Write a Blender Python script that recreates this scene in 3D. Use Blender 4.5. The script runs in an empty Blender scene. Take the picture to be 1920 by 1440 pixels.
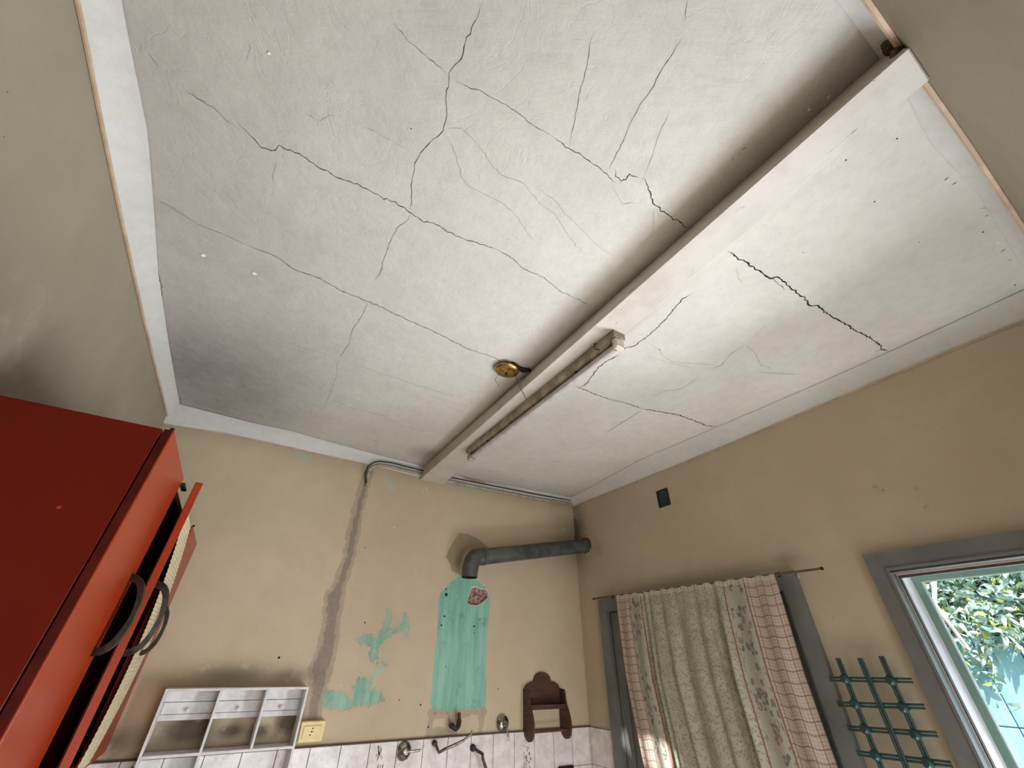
import bpy, bmesh, math, random
import numpy as np
from mathutils import Vector, Matrix
random.seed(7); rng = np.random.default_rng(7)
SC = bpy.context.scene; COL = SC.collection
R = math.radians

# ------------------------------------------------------------------ camera
CAM_Z = 1.8
M = np.array([[0.8553557, -0.51793684, 0.01039477],
              [0.30331516, 0.48444685, -0.8205554],
              [0.41996016, 0.70501963, 0.57147247]])
FPX = 747.469
cd = bpy.data.cameras.new('camera'); cam = bpy.data.objects.new('camera', cd); COL.objects.link(cam)
cd.sensor_width = 36; cd.lens = FPX / 1920 * 36; cd.clip_start = 0.02
mw = Matrix.Identity(4)
for i in range(3):
    mw[i][0] = M[0][i]; mw[i][1] = -M[1][i]; mw[i][2] = -M[2][i]
mw[2][3] = CAM_Z
cam.matrix_world = mw
SC.camera = cam
O = np.array([0, 0, CAM_Z])
def hit(u, v, ax, val):
    """point where the sight line of a traced photo point meets the real surface ax = val"""
    r = M.T @ np.array([(u - 960) / FPX, (v - 720) / FPX, 1.0]); i = 'xyz'.index(ax)
    return O + r * ((val - O[i]) / r[i])

# ------------------------------------------------------------------ world, light, exposure
w = bpy.data.worlds.new('world'); SC.world = w; w.use_nodes = True
nt = w.node_tree; nt.nodes.clear()
sky = nt.nodes.new('ShaderNodeTexSky'); sky.sky_type = 'NISHITA'; sky.sun_disc = False
sky.sun_elevation = R(48); sky.sun_rotation = R(200); sky.air_density = 1.0; sky.dust_density = 2.5
bg = nt.nodes.new('ShaderNodeBackground'); bg.inputs[1].default_value = 0.30
wo = nt.nodes.new('ShaderNodeOutputWorld')
nt.links.new(sky.outputs[0], bg.inputs[0]); nt.links.new(bg.outputs[0], wo.inputs[0])

def light(name, kind, loc, aim, energy, color=(1, 1, 1), size=None, size_y=None, **kw):
    d = bpy.data.lights.new(name, kind); d.energy = energy; d.color = color
    if kind == 'AREA':
        d.shape = 'RECTANGLE'; d.size = size; d.size_y = size_y or size
    for k, v in kw.items(): setattr(d, k, v)
    o = bpy.data.objects.new(name, d); COL.objects.link(o); o.location = loc
    o.rotation_euler = (Vector(aim) - Vector(loc)).to_track_quat('-Z', 'Y').to_euler()
    return o
# sun over the garden, daylight entering by the window, by the doorway behind the photographer
light('sun', 'SUN', (-3, -3, 8), (-2.0, -1.85, 6.5), 8.5, (1.0, 0.97, 0.93), angle=R(1))
light('window_daylight', 'AREA', (2.46, 0.32, 0.72), (1.40, 1.10, 2.85), 130, (0.92, 0.97, 1.06), 0.8, 1.5)
light('doorway_daylight', 'AREA', (0.95, -1.25, 0.95), (1.2, 2.0, 2.0), 29, (0.93, 0.97, 1.06), 1.3, 1.6)
# added spot lamp behind the doorway, making the sun patch on the curtain
light('sun_patch_spot', 'SPOT', (0.75, -0.5, 1.30), tuple(hit(1226, 1412, 'x', 1.96)), 1000, (1.0, 0.98, 0.94), spot_size=R(3.2), spot_blend=.7, shadow_soft_size=.01)
vs = SC.view_settings
SC.display_settings.display_device = 'sRGB'
vs.view_transform = 'Standard'; vs.look = 'None'; vs.gamma = 1; vs.exposure = 0.0
vs.use_curve_mapping = False
SC.cycles.max_bounces = 10; SC.cycles.diffuse_bounces = 6
SC.cycles.caustics_reflective = False; SC.cycles.caustics_refractive = False

# ------------------------------------------------------------------ helpers
def srgb(r, g, b):
    f = lambda c: (c / 255) / 12.92 if c <= 10 else ((c / 255 + .055) / 1.055) ** 2.4
    return (f(r), f(g), f(b), 1)

class NB:
    """tiny node builder"""
    def __init__(s, name):
        s.m = bpy.data.materials.new(name); s.m.use_nodes = True; s.t = s.m.node_tree
        s.b = s.t.nodes['Principled BSDF']
    def new(s, k, **kw):
        n = s.t.nodes.new(k)
        for a, v in kw.items(): setattr(n, a, v)
        return n
    def link(s, a, b): s.t.links.new(a, b)
    def val(s, sock, v):
        if isinstance(v, bpy.types.NodeSocket): s.link(v, sock)
        else: sock.default_value = v
    def math(s, op, a, b=0.0, c=None, clamp=False):
        n = s.new('ShaderNodeMath', operation=op); n.use_clamp = clamp
        s.val(n.inputs[0], a); s.val(n.inputs[1], b)
        if c is not None: s.val(n.inputs[2], c)
        return n.outputs[0]
    def mix(s, f, a, b):
        n = s.new('ShaderNodeMix', data_type='RGBA')
        s.val(n.inputs[0], f); s.val(n.inputs[6], a); s.val(n.inputs[7], b)
        return n.outputs[2]
    def noise(s, scale, detail=4, rough=.55, vec=None, dist=0):
        n = s.new('ShaderNodeTexNoise'); n.inputs['Scale'].default_value = scale
        n.inputs['Detail'].default_value = detail; n.inputs['Roughness'].default_value = rough
        n.inputs['Distortion'].default_value = dist
        s.link(vec if vec is not None else s.pos(), n.inputs['Vector'])
        return n.outputs[0]
    def vor(s, scale, vec=None, feature='F1', out='Distance'):
        n = s.new('ShaderNodeTexVoronoi', feature=feature); n.inputs['Scale'].default_value = scale
        s.link(vec if vec is not None else s.pos(), n.inputs['Vector'])
        return n.outputs[out]
    def pos(s):
        if not hasattr(s, '_p'): s._p = s.new('ShaderNodeNewGeometry').outputs['Position']
        return s._p
    def obj(s): return s.new('ShaderNodeTexCoord').outputs['Object']
    def uv(s):
        n = s.new('ShaderNodeTexCoord'); x = s.new('ShaderNodeSeparateXYZ'); s.link(n.outputs['UV'], x.inputs[0])
        return x.outputs[0], x.outputs[1]
    def scale(s, vec, v):
        n = s.new('ShaderNodeMapping'); n.inputs['Scale'].default_value = v; s.link(vec, n.inputs[0]); return n.outputs[0]
    def attr(s, name):
        n = s.new('ShaderNodeAttribute'); n.attribute_name = name; return n.outputs['Fac']
    def ramp(s, f, a, b):   # smooth 0..1 between a and b
        n = s.new('ShaderNodeMapRange', interpolation_type='SMOOTHSTEP')
        s.val(n.inputs[0], f); n.inputs[1].default_value = a; n.inputs[2].default_value = b
        return n.outputs[0]
    def bump(s, h, strength=.3, dist=.002):
        n = s.new('ShaderNodeBump'); n.inputs['Strength'].default_value = strength; n.inputs['Distance'].default_value = dist
        s.link(h, n.inputs['Height']); s.link(n.outputs[0], s.b.inputs['Normal'])
    def fin(s, color, rough=.8, metal=0, spec=None):
        s.val(s.b.inputs['Base Color'], color); s.val(s.b.inputs['Roughness'], rough)
        s.b.inputs['Metallic'].default_value = metal
        if spec is not None: s.b.inputs['Specular IOR Level'].default_value = spec
        return s.m

def simple(name, c1, c2=None, sc=20, rough=.6, metal=0, bump=0, bsc=60, spec=None, stretch=None):
    n = NB(name); c2 = c2 or tuple(x * .8 for x in c1[:3]) + (1,)
    v = n.pos()
    if stretch: v = n.scale(v, stretch)
    f = n.ramp(n.noise(sc, 5, .6, v), .35, .65)
    col = n.mix(f, c1, c2)
    if bump: n.bump(n.noise(bsc, 4, .6, v), bump)
    return n.fin(col, rough, metal, spec)

def link(o, parent=None):
    COL.objects.link(o)
    if parent is not None: o.parent = parent
    return o
def tag(o, label=None, cat=None, group=None, kind=None):
    if label: o['label'] = label
    if cat: o['category'] = cat
    if group: o['group'] = group
    if kind: o['kind'] = kind
    return o
def thing(name, label, cat, loc=(0, 0, 0), group=None):
    o = bpy.data.objects.new(name, None); o.empty_display_size = .05
    COL.objects.link(o); o.location = loc
    return tag(o, label, cat, group)

class MB:
    def __init__(s): s.bm = bmesh.new()
    def box(s, a, b, bev=0, rot=None, piv=None):
        a = np.minimum(a, b) if False else a
        x0, y0, z0 = [min(p, q) for p, q in zip(a, b)]; x1, y1, z1 = [max(p, q) for p, q in zip(a, b)]
        vs_ = [s.bm.verts.new(p) for p in [(x0, y0, z0), (x1, y0, z0), (x1, y1, z0), (x0, y1, z0), (x0, y0, z1), (x1, y0, z1), (x1, y1, z1), (x0, y1, z1)]]
        fs = [s.bm.faces.new([vs_[i] for i in f]) for f in [(0, 3, 2, 1), (4, 5, 6, 7), (0, 1, 5, 4), (1, 2, 6, 5), (2, 3, 7, 6), (3, 0, 4, 7)]]
        geo = vs_
        if bev:
            es = list({e for f in fs for e in f.edges})
            r = bmesh.ops.bevel(s.bm, geom=es, offset=bev, segments=1, affect='EDGES')
            geo = list({v for v in r['verts']} | {v for v in vs_ if v.is_valid})
        if rot is not None:
            bmesh.ops.rotate(s.bm, verts=geo, cent=piv, matrix=rot)
        return s
    def hexa(s, pts):
        """8 corners: bottom ring 4, top ring 4"""
        v = [s.bm.verts.new(p) for p in pts]
        for f in [(0, 3, 2, 1), (4, 5, 6, 7), (0, 1, 5, 4), (1, 2, 6, 5), (2, 3, 7, 6), (3, 0, 4, 7)]:
            s.bm.faces.new([v[i] for i in f])
        return s
    def tube(s, pts, r, n=12, cap=True, flat=1.0):
        pts = [Vector(p) for p in pts]; rings = []
        rs = r if isinstance(r, (list, tuple)) else [r] * len(pts)
        up = Vector((0, 0, 1))
        t0 = (pts[1] - pts[0]).normalized()
        a = t0.cross(up)
        if a.length < .1: a = t0.cross(Vector((0, 1, 0)))
        a.normalize()
        for i, p in enumerate(pts):
            t = (pts[min(i + 1, len(pts) - 1)] - pts[max(i - 1, 0)]).normalized()
            a = (a - t * a.dot(t)).normalized(); b = t.cross(a)
            rings.append([s.bm.verts.new(p + (a * math.cos(k * 2 * math.pi / n) + b * math.sin(k * 2 * math.pi / n) * flat) * rs[i]) for k in range(n)])
        for i in range(len(rings) - 1):
            for k in range(n):
                s.bm.faces.new([rings[i][k], rings[i][(k + 1) % n], rings[i + 1][(k + 1) % n], rings[i + 1][k]])
        if cap:
            s.bm.faces.new(rings[0][::-1]); s.bm.faces.new(rings[-1])
        return s
    def lathe(s, prof, org, axis, n=24):
        """prof: (distance along axis, radius)"""
        ax = Vector(axis).normalized(); a = ax.orthogonal().normalized(); b = ax.cross(a); rings = []
        for d, r in prof:
            c = Vector(org) + ax * d
            if r < 1e-5: rings.append([s.bm.verts.new(c)])
            else: rings.append([s.bm.verts.new(c + (a * math.cos(k * 2 * math.pi / n) + b * math.sin(k * 2 * math.pi / n)) * r) for k in range(n)])
        for p, q in zip(rings, rings[1:]):
            for k in range(n):
                k2 = (k + 1) % n
                if len(p) == 1 and len(q) == 1: continue
                if len(p) == 1: s.bm.faces.new([p[0], q[k2], q[k]])
                elif len(q) == 1: s.bm.faces.new([p[k], p[k2], q[0]])
                else: s.bm.faces.new([p[k], p[k2], q[k2], q[k]])
        return s
    def prism(s, poly, ex):
        """poly: list of 3d points, ex: extrusion vector"""
        a = [s.bm.verts.new(p) for p in poly]; b = [s.bm.verts.new(Vector(p) + Vector(ex)) for p in poly]
        f1 = s.bm.faces.new(a); f2 = s.bm.faces.new(b[::-1])
        for i in range(len(a)):
            j = (i + 1) % len(a); s.bm.faces.new([a[j], a[i], b[i], b[j]])
        return s
    def quad(s, pts):
        s.bm.faces.new([s.bm.verts.new(p) for p in pts]); return s
    def build(s, name, mat, parent=None, smooth=False, kind=None, label=None):
        bmesh.ops.recalc_face_normals(s.bm, faces=s.bm.faces)
        me = bpy.data.meshes.new(name); s.bm.to_mesh(me); s.bm.free()
        me.materials.append(mat)
        if smooth:
            me.polygons.foreach_set('use_smooth', [True] * len(me.polygons))
            me.set_sharp_from_angle(angle=R(40))
        o = bpy.data.objects.new(name, me); link(o, parent)
        if parent is not None and parent.type == 'EMPTY':
            o.location = -Vector(parent.location)
        return tag(o, label, kind=kind)

def seg_dist(P, poly, ws=None):
    """signed: positive inside a stroke of half-width ws around the polyline"""
    best = np.full(len(P), -1e9)
    for i in range(len(poly) - 1):
        a, b = np.array(poly[i]), np.array(poly[i + 1]); d = b - a
        t = np.clip(((P - a) @ d) / (d @ d + 1e-12), 0, 1)
        dist = np.linalg.norm(P - (a + t[:, None] * d), axis=1)
        wv = ws[i] + (ws[i + 1] - ws[i]) * t
        best = np.maximum(best, wv - dist)
    return best
def poly_sdf(P, poly):
    poly = np.array(poly); n = len(poly); inside = np.zeros(len(P), bool); dmin = np.full(len(P), 1e9)
    for i in range(n):
        a, b = poly[i], poly[(i + 1) % n]; d = b - a
        t = np.clip(((P - a) @ d) / (d @ d + 1e-12), 0, 1)
        dmin = np.minimum(dmin, np.linalg.norm(P - (a + t[:, None] * d), axis=1))
        c = (a[1] > P[:, 1]) != (b[1] > P[:, 1])
        with np.errstate(divide='ignore', invalid='ignore'):
            xi = a[0] + (P[:, 1] - a[1]) / (b[1] - a[1] + 1e-15) * (b[0] - a[0])
        inside ^= c & (P[:, 0] < xi)
    return np.where(inside, dmin, -dmin)

def grid(name, us, vs_, f3, holes, mat, masks, disp=None):
    """wall or ceiling sheet: us x vs_ grid, f3 maps (u, v, d) to 3d, holes are rectangles, masks are per-vertex attributes"""
    U, V = np.meshgrid(us, vs_); P = np.stack([U.ravel(), V.ravel()], 1)
    d = disp(P) if disp else np.zeros(len(P))
    co = f3(P[:, 0], P[:, 1], d).astype(np.float32)
    nu, nv = len(us), len(vs_)
    i, j = np.meshgrid(np.arange(nu - 1), np.arange(nv - 1)); i = i.ravel(); j = j.ravel()
    cu = (us[i] + us[i + 1]) / 2; cv = (vs_[j] + vs_[j + 1]) / 2
    keep = np.ones(len(i), bool)
    for (a, b, c, e) in holes: keep &= ~((cu > a) & (cu < b) & (cv > c) & (cv < e))
    i, j = i[keep], j[keep]
    q = np.stack([j * nu + i, j * nu + i + 1, (j + 1) * nu + i + 1, (j + 1) * nu + i], 1).astype(np.int32)
    me = bpy.data.meshes.new(name)
    me.vertices.add(len(co)); me.vertices.foreach_set('co', co.ravel())
    me.loops.add(q.size); me.loops.foreach_set('vertex_index', q.ravel())
    me.polygons.add(len(q)); me.polygons.foreach_set('loop_start', np.arange(0, q.size, 4, dtype=np.int32))
    me.polygons.foreach_set('loop_total', np.full(len(q), 4, dtype=np.int32))
    me.update(calc_edges=True)
    for k, fn in masks.items():
        at = me.attributes.new(k, 'FLOAT', 'POINT'); at.data.foreach_set('value', fn(P).astype(np.float32))
    me.materials.append(mat); me.polygons.foreach_set('use_smooth', [True] * len(q))
    o = bpy.data.objects.new(name, me); link(o); o['kind'] = 'structure'
    return o

# room dimensions (metres)
XB, YA, XL, YD, ZC, ZH = 2.0256, 2.4417, -0.6038, -0.1677, 2.857, 2.8
def A(u, v, d=0): p = hit(u, v, 'y', YA - d); return (p[0], p[2])
def B(u, v, d=0): p = hit(u, v, 'x', XB - d); return (p[1], p[2])
def C(u, v): p = hit(u, v, 'z', ZC); return (p[0], p[1])

# ------------------------------------------------------------------ materials
def wall_mat(name, c1, c2, full=False):
    n = NB(name)
    big = n.ramp(n.noise(1.6, 4, .6), .3, .7); mid = n.ramp(n.noise(9, 6, .65), .3, .7)
    col = n.mix(big, c1, c2)
    col = n.mix(n.math('MULTIPLY', mid, .30), col, tuple(x * .72 for x in c1[:3]) + (1,))
    spots = n.ramp(n.vor(26), .055, .03)
    col = n.mix(n.math('MULTIPLY', spots, n.ramp(n.noise(3), .5, .62)), col, srgb(90, 78, 62))
    h = n.math('MULTIPLY', n.noise(38, 5, .6), .5)
    rough = .62
    dirt_shade = n.attr('dirt_shade'); dn = n.noise(14, 6, .7)
    dm = n.math('MULTIPLY', dirt_shade, n.ramp(dn, .18, .5), clamp=True)
    if full:
        nz = n.math('SUBTRACT', n.noise(55, 6, .7), .5)
        nz2 = n.math('SUBTRACT', n.noise(22, 5, .65), .5)
        mo = n.math('ADD', n.attr('mortar'), n.math('ADD', n.math('MULTIPLY', nz2, .45), n.math('MULTIPLY', nz, .35)))
        mol = n.ramp(mo, .38, .45); moc = n.ramp(mo, .60, .68)
        grey = n.mix(n.noise(60, 5, .7), srgb(130, 116, 102), srgb(172, 156, 136))
        col = n.mix(n.math('MULTIPLY', mol, .55), col, grey)
        col = n.mix(moc, col, n.mix(n.noise(50, 5, .7), srgb(128, 113, 102), srgb(164, 148, 134)))
        gr = n.ramp(n.math('ADD', n.attr('green'), n.math('MULTIPLY', nz, .75)), .49, .53)
        nz3 = n.math('SUBTRACT', n.noise(70, 8, .8), .5)
        gr2 = n.ramp(n.math('ADD', n.attr('green_b'), n.math('ADD', n.math('MULTIPLY', nz3, 2.6), n.math('MULTIPLY', nz2, .8))), .44, .56)
        gr = n.math('MAXIMUM', gr, n.math('MULTIPLY', gr2, .9))
        st = n.scale(n.pos(), (30, 30, 3.0))
        gcol = n.mix(n.ramp(n.noise(1, 5, .6, st), .3, .7), srgb(118, 172, 152), srgb(150, 198, 180))
        gcol = n.mix(n.ramp(n.noise(40, 6, .8), .60, .72), gcol, srgb(190, 220, 200))
        gcol = n.mix(n.ramp(n.noise(12, 5, .7), .52, .75), gcol, srgb(104, 150, 122))
        col = n.mix(gr, col, gcol)
        pf = n.ramp(n.math('ADD', n.attr('flecks'), n.math('MULTIPLY', n.math('SUBTRACT', n.noise(90, 4, .7), .5), 1.6)), .60, .64)
        col = n.mix(pf, col, srgb(168, 196, 178))
        br = n.ramp(n.math('ADD', n.attr('bare'), n.math('MULTIPLY', nz, .25)), .46, .5)
        bcol = n.mix(n.ramp(n.noise(48, 5, .7), .42, .58), srgb(112, 84, 74), srgb(184, 150, 138))
        wr = n.ramp(n.math('ADD', n.attr('bare'), n.math('MULTIPLY', nz2, .5)), .34, .38)
        col = n.mix(wr, col, srgb(196, 200, 184)); col = n.mix(br, col, bcol)
        sm = n.ramp(n.math('ADD', n.attr('smoke'), n.math('MULTIPLY', nz2, .25)), .42, .58)
        col = n.mix(n.math('MULTIPLY', sm, .48), col, srgb(96, 80, 60))
        h = n.math('ADD', h, n.math('MULTIPLY', n.math('MULTIPLY', mol, n.noise(120, 4)), .8))
        h = n.math('SUBTRACT', h, n.math('MULTIPLY', gr, .8))
    col = n.mix(n.math('MULTIPLY', dm, .8), col, srgb(62, 54, 44))
    n.bump(h, .5, .004)
    return n.fin(col, rough, spec=.25)

WA = wall_mat('aged_tan_paint', srgb(203, 187, 160), srgb(195, 177, 149), True)
WB = wall_mat('aged_brown_paint', srgb(197, 184, 163), srgb(186, 171, 148))
WL = wall_mat('aged_olive_paint', srgb(160, 150, 132), srgb(152, 141, 122))

def plaster(name, c1, c2, bs=.5):
    n = NB(name)
    f = n.ramp(n.noise(2.2, 4, .6), .35, .68)
    col = n.mix(f, c1, c2)
    fine = n.ramp(n.noise(26, 6, .7), .35, .75)
    col = n.mix(n.math('MULTIPLY', fine, .14), col, srgb(140, 136, 124))
    spots = n.ramp(n.vor(14), .022, .012)
    col = n.mix(n.math('MULTIPLY', spots, n.ramp(n.noise(5), .52, .6)), col, srgb(70, 66, 58))
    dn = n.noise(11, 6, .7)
    dm = n.math('MULTIPLY', n.attr('dirt_shade'), n.math('ADD', .55, n.math('MULTIPLY', dn, .8)), clamp=True)
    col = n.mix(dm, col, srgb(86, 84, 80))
    pl = n.ramp(n.math('ADD', n.attr('peel'), n.math('MULTIPLY', n.math('SUBTRACT', n.noise(40, 6, .75), .5), .9)), .6, .66)
    col = n.mix(pl, col, srgb(104, 112, 116))
    st = n.scale(n.pos(), (10, 38, 20)); s2 = n.new('ShaderNodeMapping'); s2.inputs['Rotation'].default_value = (0, 0, R(25)); n.link(n.pos(), s2.inputs[0])
    st = n.scale(s2.outputs[0], (9, 34, 20))
    h = n.math('ADD', n.math('MULTIPLY', n.noise(1, 5, .65, st), .8), n.math('MULTIPLY', n.noise(60, 5, .65), .35))
    h = n.math('ADD', h, n.math('MULTIPLY', n.noise(7, 3, .5), 1.6))
    rid = n.ramp(n.math('ABSOLUTE', n.math('SUBTRACT', n.noise(5, 4, .6, None, 1.2), .5)), 0.012, 0.0)
    h = n.math('SUBTRACT', h, n.math('MULTIPLY', rid, .09))
    n.bump(h, bs, .006)
    return n.fin(col, .75, spec=.2)
PC = plaster('ceiling_plaster', srgb(214, 211, 202), srgb(205, 201, 193), .7)
PK = plaster('cove_plaster', srgb(212, 212, 206), srgb(204, 204, 200), .3)
CRACK = simple('crack_dark', srgb(52, 46, 40), srgb(30, 27, 24), 30, .95)
HAIR = simple('crack_hairline', srgb(128, 122, 110), srgb(100, 94, 84), 30, .95)
FAINT = simple('crack_faint', srgb(166, 160, 148), srgb(150, 144, 132), 30, .95)
BLACK = simple('soot_black', srgb(28, 26, 22), srgb(48, 42, 34), 60, .9, bump=.6, bsc=120)
BEIGE = simple('beige_bead', srgb(206, 180, 154), srgb(180, 156, 130), 14, .6)

def beam_mat():
    n = NB('beam_white_paint')
    col = n.mix(n.ramp(n.noise(9, 5, .6), .4, .7), srgb(196, 190, 180), srgb(184, 177, 166))
    ch = n.ramp(n.noise(1, 6, .75, n.scale(n.pos(), (60, 12, 60))), .64, .69)
    col = n.mix(ch, col, srgb(120, 108, 94))
    n.bump(n.noise(1, 4, .6, n.scale(n.pos(), (60, 6, 60))), .25, .003)
    return n.fin(col, .5, spec=.3)
BEAM = beam_mat()
GREYP = simple('grey_gloss_paint', srgb(116, 118, 116), srgb(104, 106, 104), 7, .42, bump=.12, bsc=50)
GREYD = simple('dark_grey_paint', srgb(78, 76, 72), srgb(66, 64, 60), 8, .45)
TRIML = simple('sash_white_paint', srgb(232, 232, 232), srgb(214, 216, 220), 18, .5, bump=.2, bsc=90)
SASHG = simple('sash_green_paint', srgb(120, 150, 136), srgb(106, 136, 124), 12, .5, bump=.15)
PINKL = simple('lit_edge_paint', srgb(226, 196, 176), srgb(214, 184, 160), 20, .5)  # light on the jamb edge painted as pale pink

def red_mat(name, c1, c2):
    n = NB(name)
    col = n.mix(n.ramp(n.noise(3, 4, .6), .35, .7), c1, c2)
    n.bump(n.noise(24, 3, .5), .10, .002)
    return n.fin(col, .32, spec=.3)
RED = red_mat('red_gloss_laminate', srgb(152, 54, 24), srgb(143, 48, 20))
RED_SHADED = red_mat('red_laminate_shaded', srgb(100, 18, 2), srgb(94, 15, 2))  # same red as the fronts, darkened to paint in the side's shade
REDI = simple('maroon_inner', srgb(82, 20, 10), srgb(60, 14, 8), 14, .7, spec=.12)
IRON = simple('blackened_handle', srgb(74, 70, 62), srgb(52, 49, 44), 40, .4, .6, .2)
CREAM = simple('ribbed_cream_liner', srgb(216, 202, 170), srgb(196, 182, 150), 60, .8, bump=.3, bsc=200)
FLUE = simple('flue_grey_enamel', srgb(62, 66, 64), srgb(92, 92, 88), 13, .45, .25, .2, 60)
CHROME = simple('tarnished_chrome', srgb(190, 188, 184), srgb(120, 112, 104), 40, .22, 1.0)
DARKM = simple('corroded_dark_brass', srgb(66, 66, 54), srgb(44, 42, 36), 60, .6, .5, .4, 120)
BRASS = simple('aged_brass', srgb(204, 174, 108), srgb(140, 112, 62), 34, .24, 1.0)
WHITEP = simple('shelf_white_paint', srgb(226, 224, 224), srgb(206, 204, 204), 24, .5, bump=.15, bsc=70)
IVORY = simple('ivory_plastic', srgb(232, 210, 150), srgb(222, 198, 136), 20, .35)
HOLE = simple('hole_black', srgb(16, 16, 14), srgb(10, 10, 9), 30, .9)
def wood_mat():
    n = NB('dark_stained_wood')
    g = n.noise(1, 5, .6, n.scale(n.pos(), (9, 9, 70)), .4)
    col = n.mix(n.ramp(g, .3, .7), srgb(88, 56, 42), srgb(58, 36, 28)); n.bump(g, .2, .002)
    return n.fin(col, .5)
WOOD = wood_mat()
GREENT = simple('trellis_green_plastic', srgb(34, 74, 68), srgb(26, 58, 56), 30, .45)
LAMPW = simple('dirty_lamp_enamel', srgb(168, 158, 140), srgb(128, 116, 94), 22, .5, bump=.15)
def tube_mat():
    n = NB('tube_glass_unlit'); return n.fin(n.mix(n.ramp(n.noise(20), .4, .6), srgb(186, 182, 178), srgb(170, 166, 162)), .15)
TUBE = tube_mat()
BROWNE = simple('scorched_end', srgb(132, 96, 58), srgb(92, 62, 36), 60, .6)
WIRE = simple('grey_wire', srgb(92, 88, 76), srgb(70, 66, 56), 40, .6)
CABLE = simple('black_cable', srgb(34, 30, 26), srgb(48, 42, 36), 40, .7)
def tile_mat():
    n = NB('marbled_white_tile')
    col = n.mix(n.ramp(n.noise(16, 6, .7), .35, .65), srgb(236, 230, 226), srgb(214, 206, 204))
    col = n.mix(n.ramp(n.noise(40, 5, .7), .55, .75), col, srgb(196, 188, 188))
    return n.fin(col, .22)
TILE = tile_mat()
GROUT = simple('grey_grout', srgb(122, 114, 108), srgb(96, 88, 82), 30, .9)
PRINTG = simple('print_grey_green', srgb(124, 124, 120), srgb(96, 100, 92), 90, .5)
PRINTY = simple('print_ochre', srgb(190, 160, 96), srgb(150, 122, 66), 90, .5)
PRINTD = simple('print_dark', srgb(64, 66, 50), srgb(84, 80, 60), 90, .5)

# ------------------------------------------------------------------ setting: walls, ceiling, floor
def m01(s, wd=.03): return np.clip(.5 + s / (2 * wd), 0, 1)
K = lambda x, y: A(560 + x / 3, 960 + y / 3)            # crop coordinates used while tracing the back wall
green_main = [K(*p) for p in [(915, 350), (860, 390), (800, 450), (780, 520), (785, 600), (775, 700), (765, 800), (755, 900), (748, 1000), (738, 1080), (760, 1110), (860, 1125), (920, 1108), (1000, 1105), (1050, 1100), (1055, 1000), (1050, 900), (1057, 800), (1062, 650), (1072, 560), (1076, 470), (1040, 415), (1000, 375)]]
green2 = [K(*p) for p in [(120, 1030), (170, 1015), (240, 1022), (300, 1065), (318, 980), (350, 930), (400, 935), (405, 1000), (468, 1020), (470, 1055), (420, 1080), (350, 1092), (240, 1115), (150, 1085)]]
gs = [([K(505, 560), K(495, 650), K(450, 730), K(420, 800), K(430, 820)], [.007, .013, .018, .020, .016]),
      ([K(335, 705), K(390, 720), K(440, 750)], [.010, .020, .018]),
      ([K(606, 570), K(590, 640), K(530, 670), K(480, 715)], [.006, .012, .008, .006]),
      ([K(612, 600), K(608, 710)], [.005, .004]),
      ([K(470, 850), K(490, 860)], [.006, .008]), ([K(425, 850), K(445, 855)], [.004, .004])]
fl = [([K(400, 930), K(440, 900), K(480, 880)], [.012, .014, .012]), ([K(725, 820), K(722, 900), K(740, 1010)], [.004, .004, .005]),
      ([K(500, 70), K(540, 90)], [.008, .006]), ([K(270, 960), K(272, 990)], [.004, .004]),
      ([A(553, 852), A(578, 858)], [.010, .014]), ([A(650, 872), A(665, 878)], [.006, .008]),
      ([A(722, 893), A(735, 915)], [.012, .016]), ([A(770, 914), A(800, 918)], [.006, .008]), ([A(840, 910), A(900, 920)], [.006, .010])]
mort = ([A(692, 884), A(687, 900), K(345, -60), K(332, 0), K(302, 150), K(285, 250), K(235, 400), K(200, 480), K(185, 600), K(165, 750), K(135, 850), K(115, 960), K(88, 1080), K(75, 1160)],
        [.020, .024, .024, .026, .026, .026, .025, .042, .036, .038, .042, .036, .030, .034])
mo2 = [([K(755, 1125), K(738, 1180), K(728, 1250)], [.014, .012, .016]), ([K(745, 1130), K(900, 1140), K(1040, 1112)], [.016, .010, .010]),
       ([K(1030, 1120), K(1022, 1240)], [.013, .010]), ([K(840, 1130), K(850, 1200)], [.022, .020]), ([K(740, 1240), K(870, 1235)], [.012, .016])]
mop = [K(95, 820), K(55, 890), K(70, 960), K(110, 990)]
hole = [A(820 + x / 12, 1060 + y / 12) for x, y in [(780, 520), (860, 500), (1000, 545), (1110, 560), (1140, 620), (1130, 720), (1060, 790), (980, 860), (880, 895), (760, 880), (680, 830), (710, 740), (740, 640)]]
smoke = [K(*p) for p in [(905, 118), (868, 165), (848, 205), (825, 250), (850, 290), (860, 330), (915, 360), (1000, 300), (1070, 240), (1062, 190), (1010, 150), (960, 125)]]
def gmask(P):
    return m01(poly_sdf(P, green_main), .02)
def gmask2(P):
    s = poly_sdf(P, green2)
    for a, b in gs: s = np.maximum(s, seg_dist(P, a, b))
    return m01(s, .030)
def mmask(P):
    s = seg_dist(P, *mort); s = np.maximum(s, poly_sdf(P, mop + [K(130, 900)]))
    for a, b in mo2: s = np.maximum(s, seg_dist(P, a, b) - .004)
    return m01(s, .045)
def fmask(P):
    s = np.full(len(P), -1.)
    for a, b in fl: s = np.maximum(s, seg_dist(P, a, b))
    return np.clip(.5 + s / .03, 0, 1)
def soft(P, spots):
    d = np.zeros(len(P))
    for (x, y, rx, ry, a) in spots:
        d = np.maximum(d, a * np.exp(-(((P[:, 0] - x) / rx) ** 2 + ((P[:, 1] - y) / ry) ** 2)))
    return d
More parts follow.
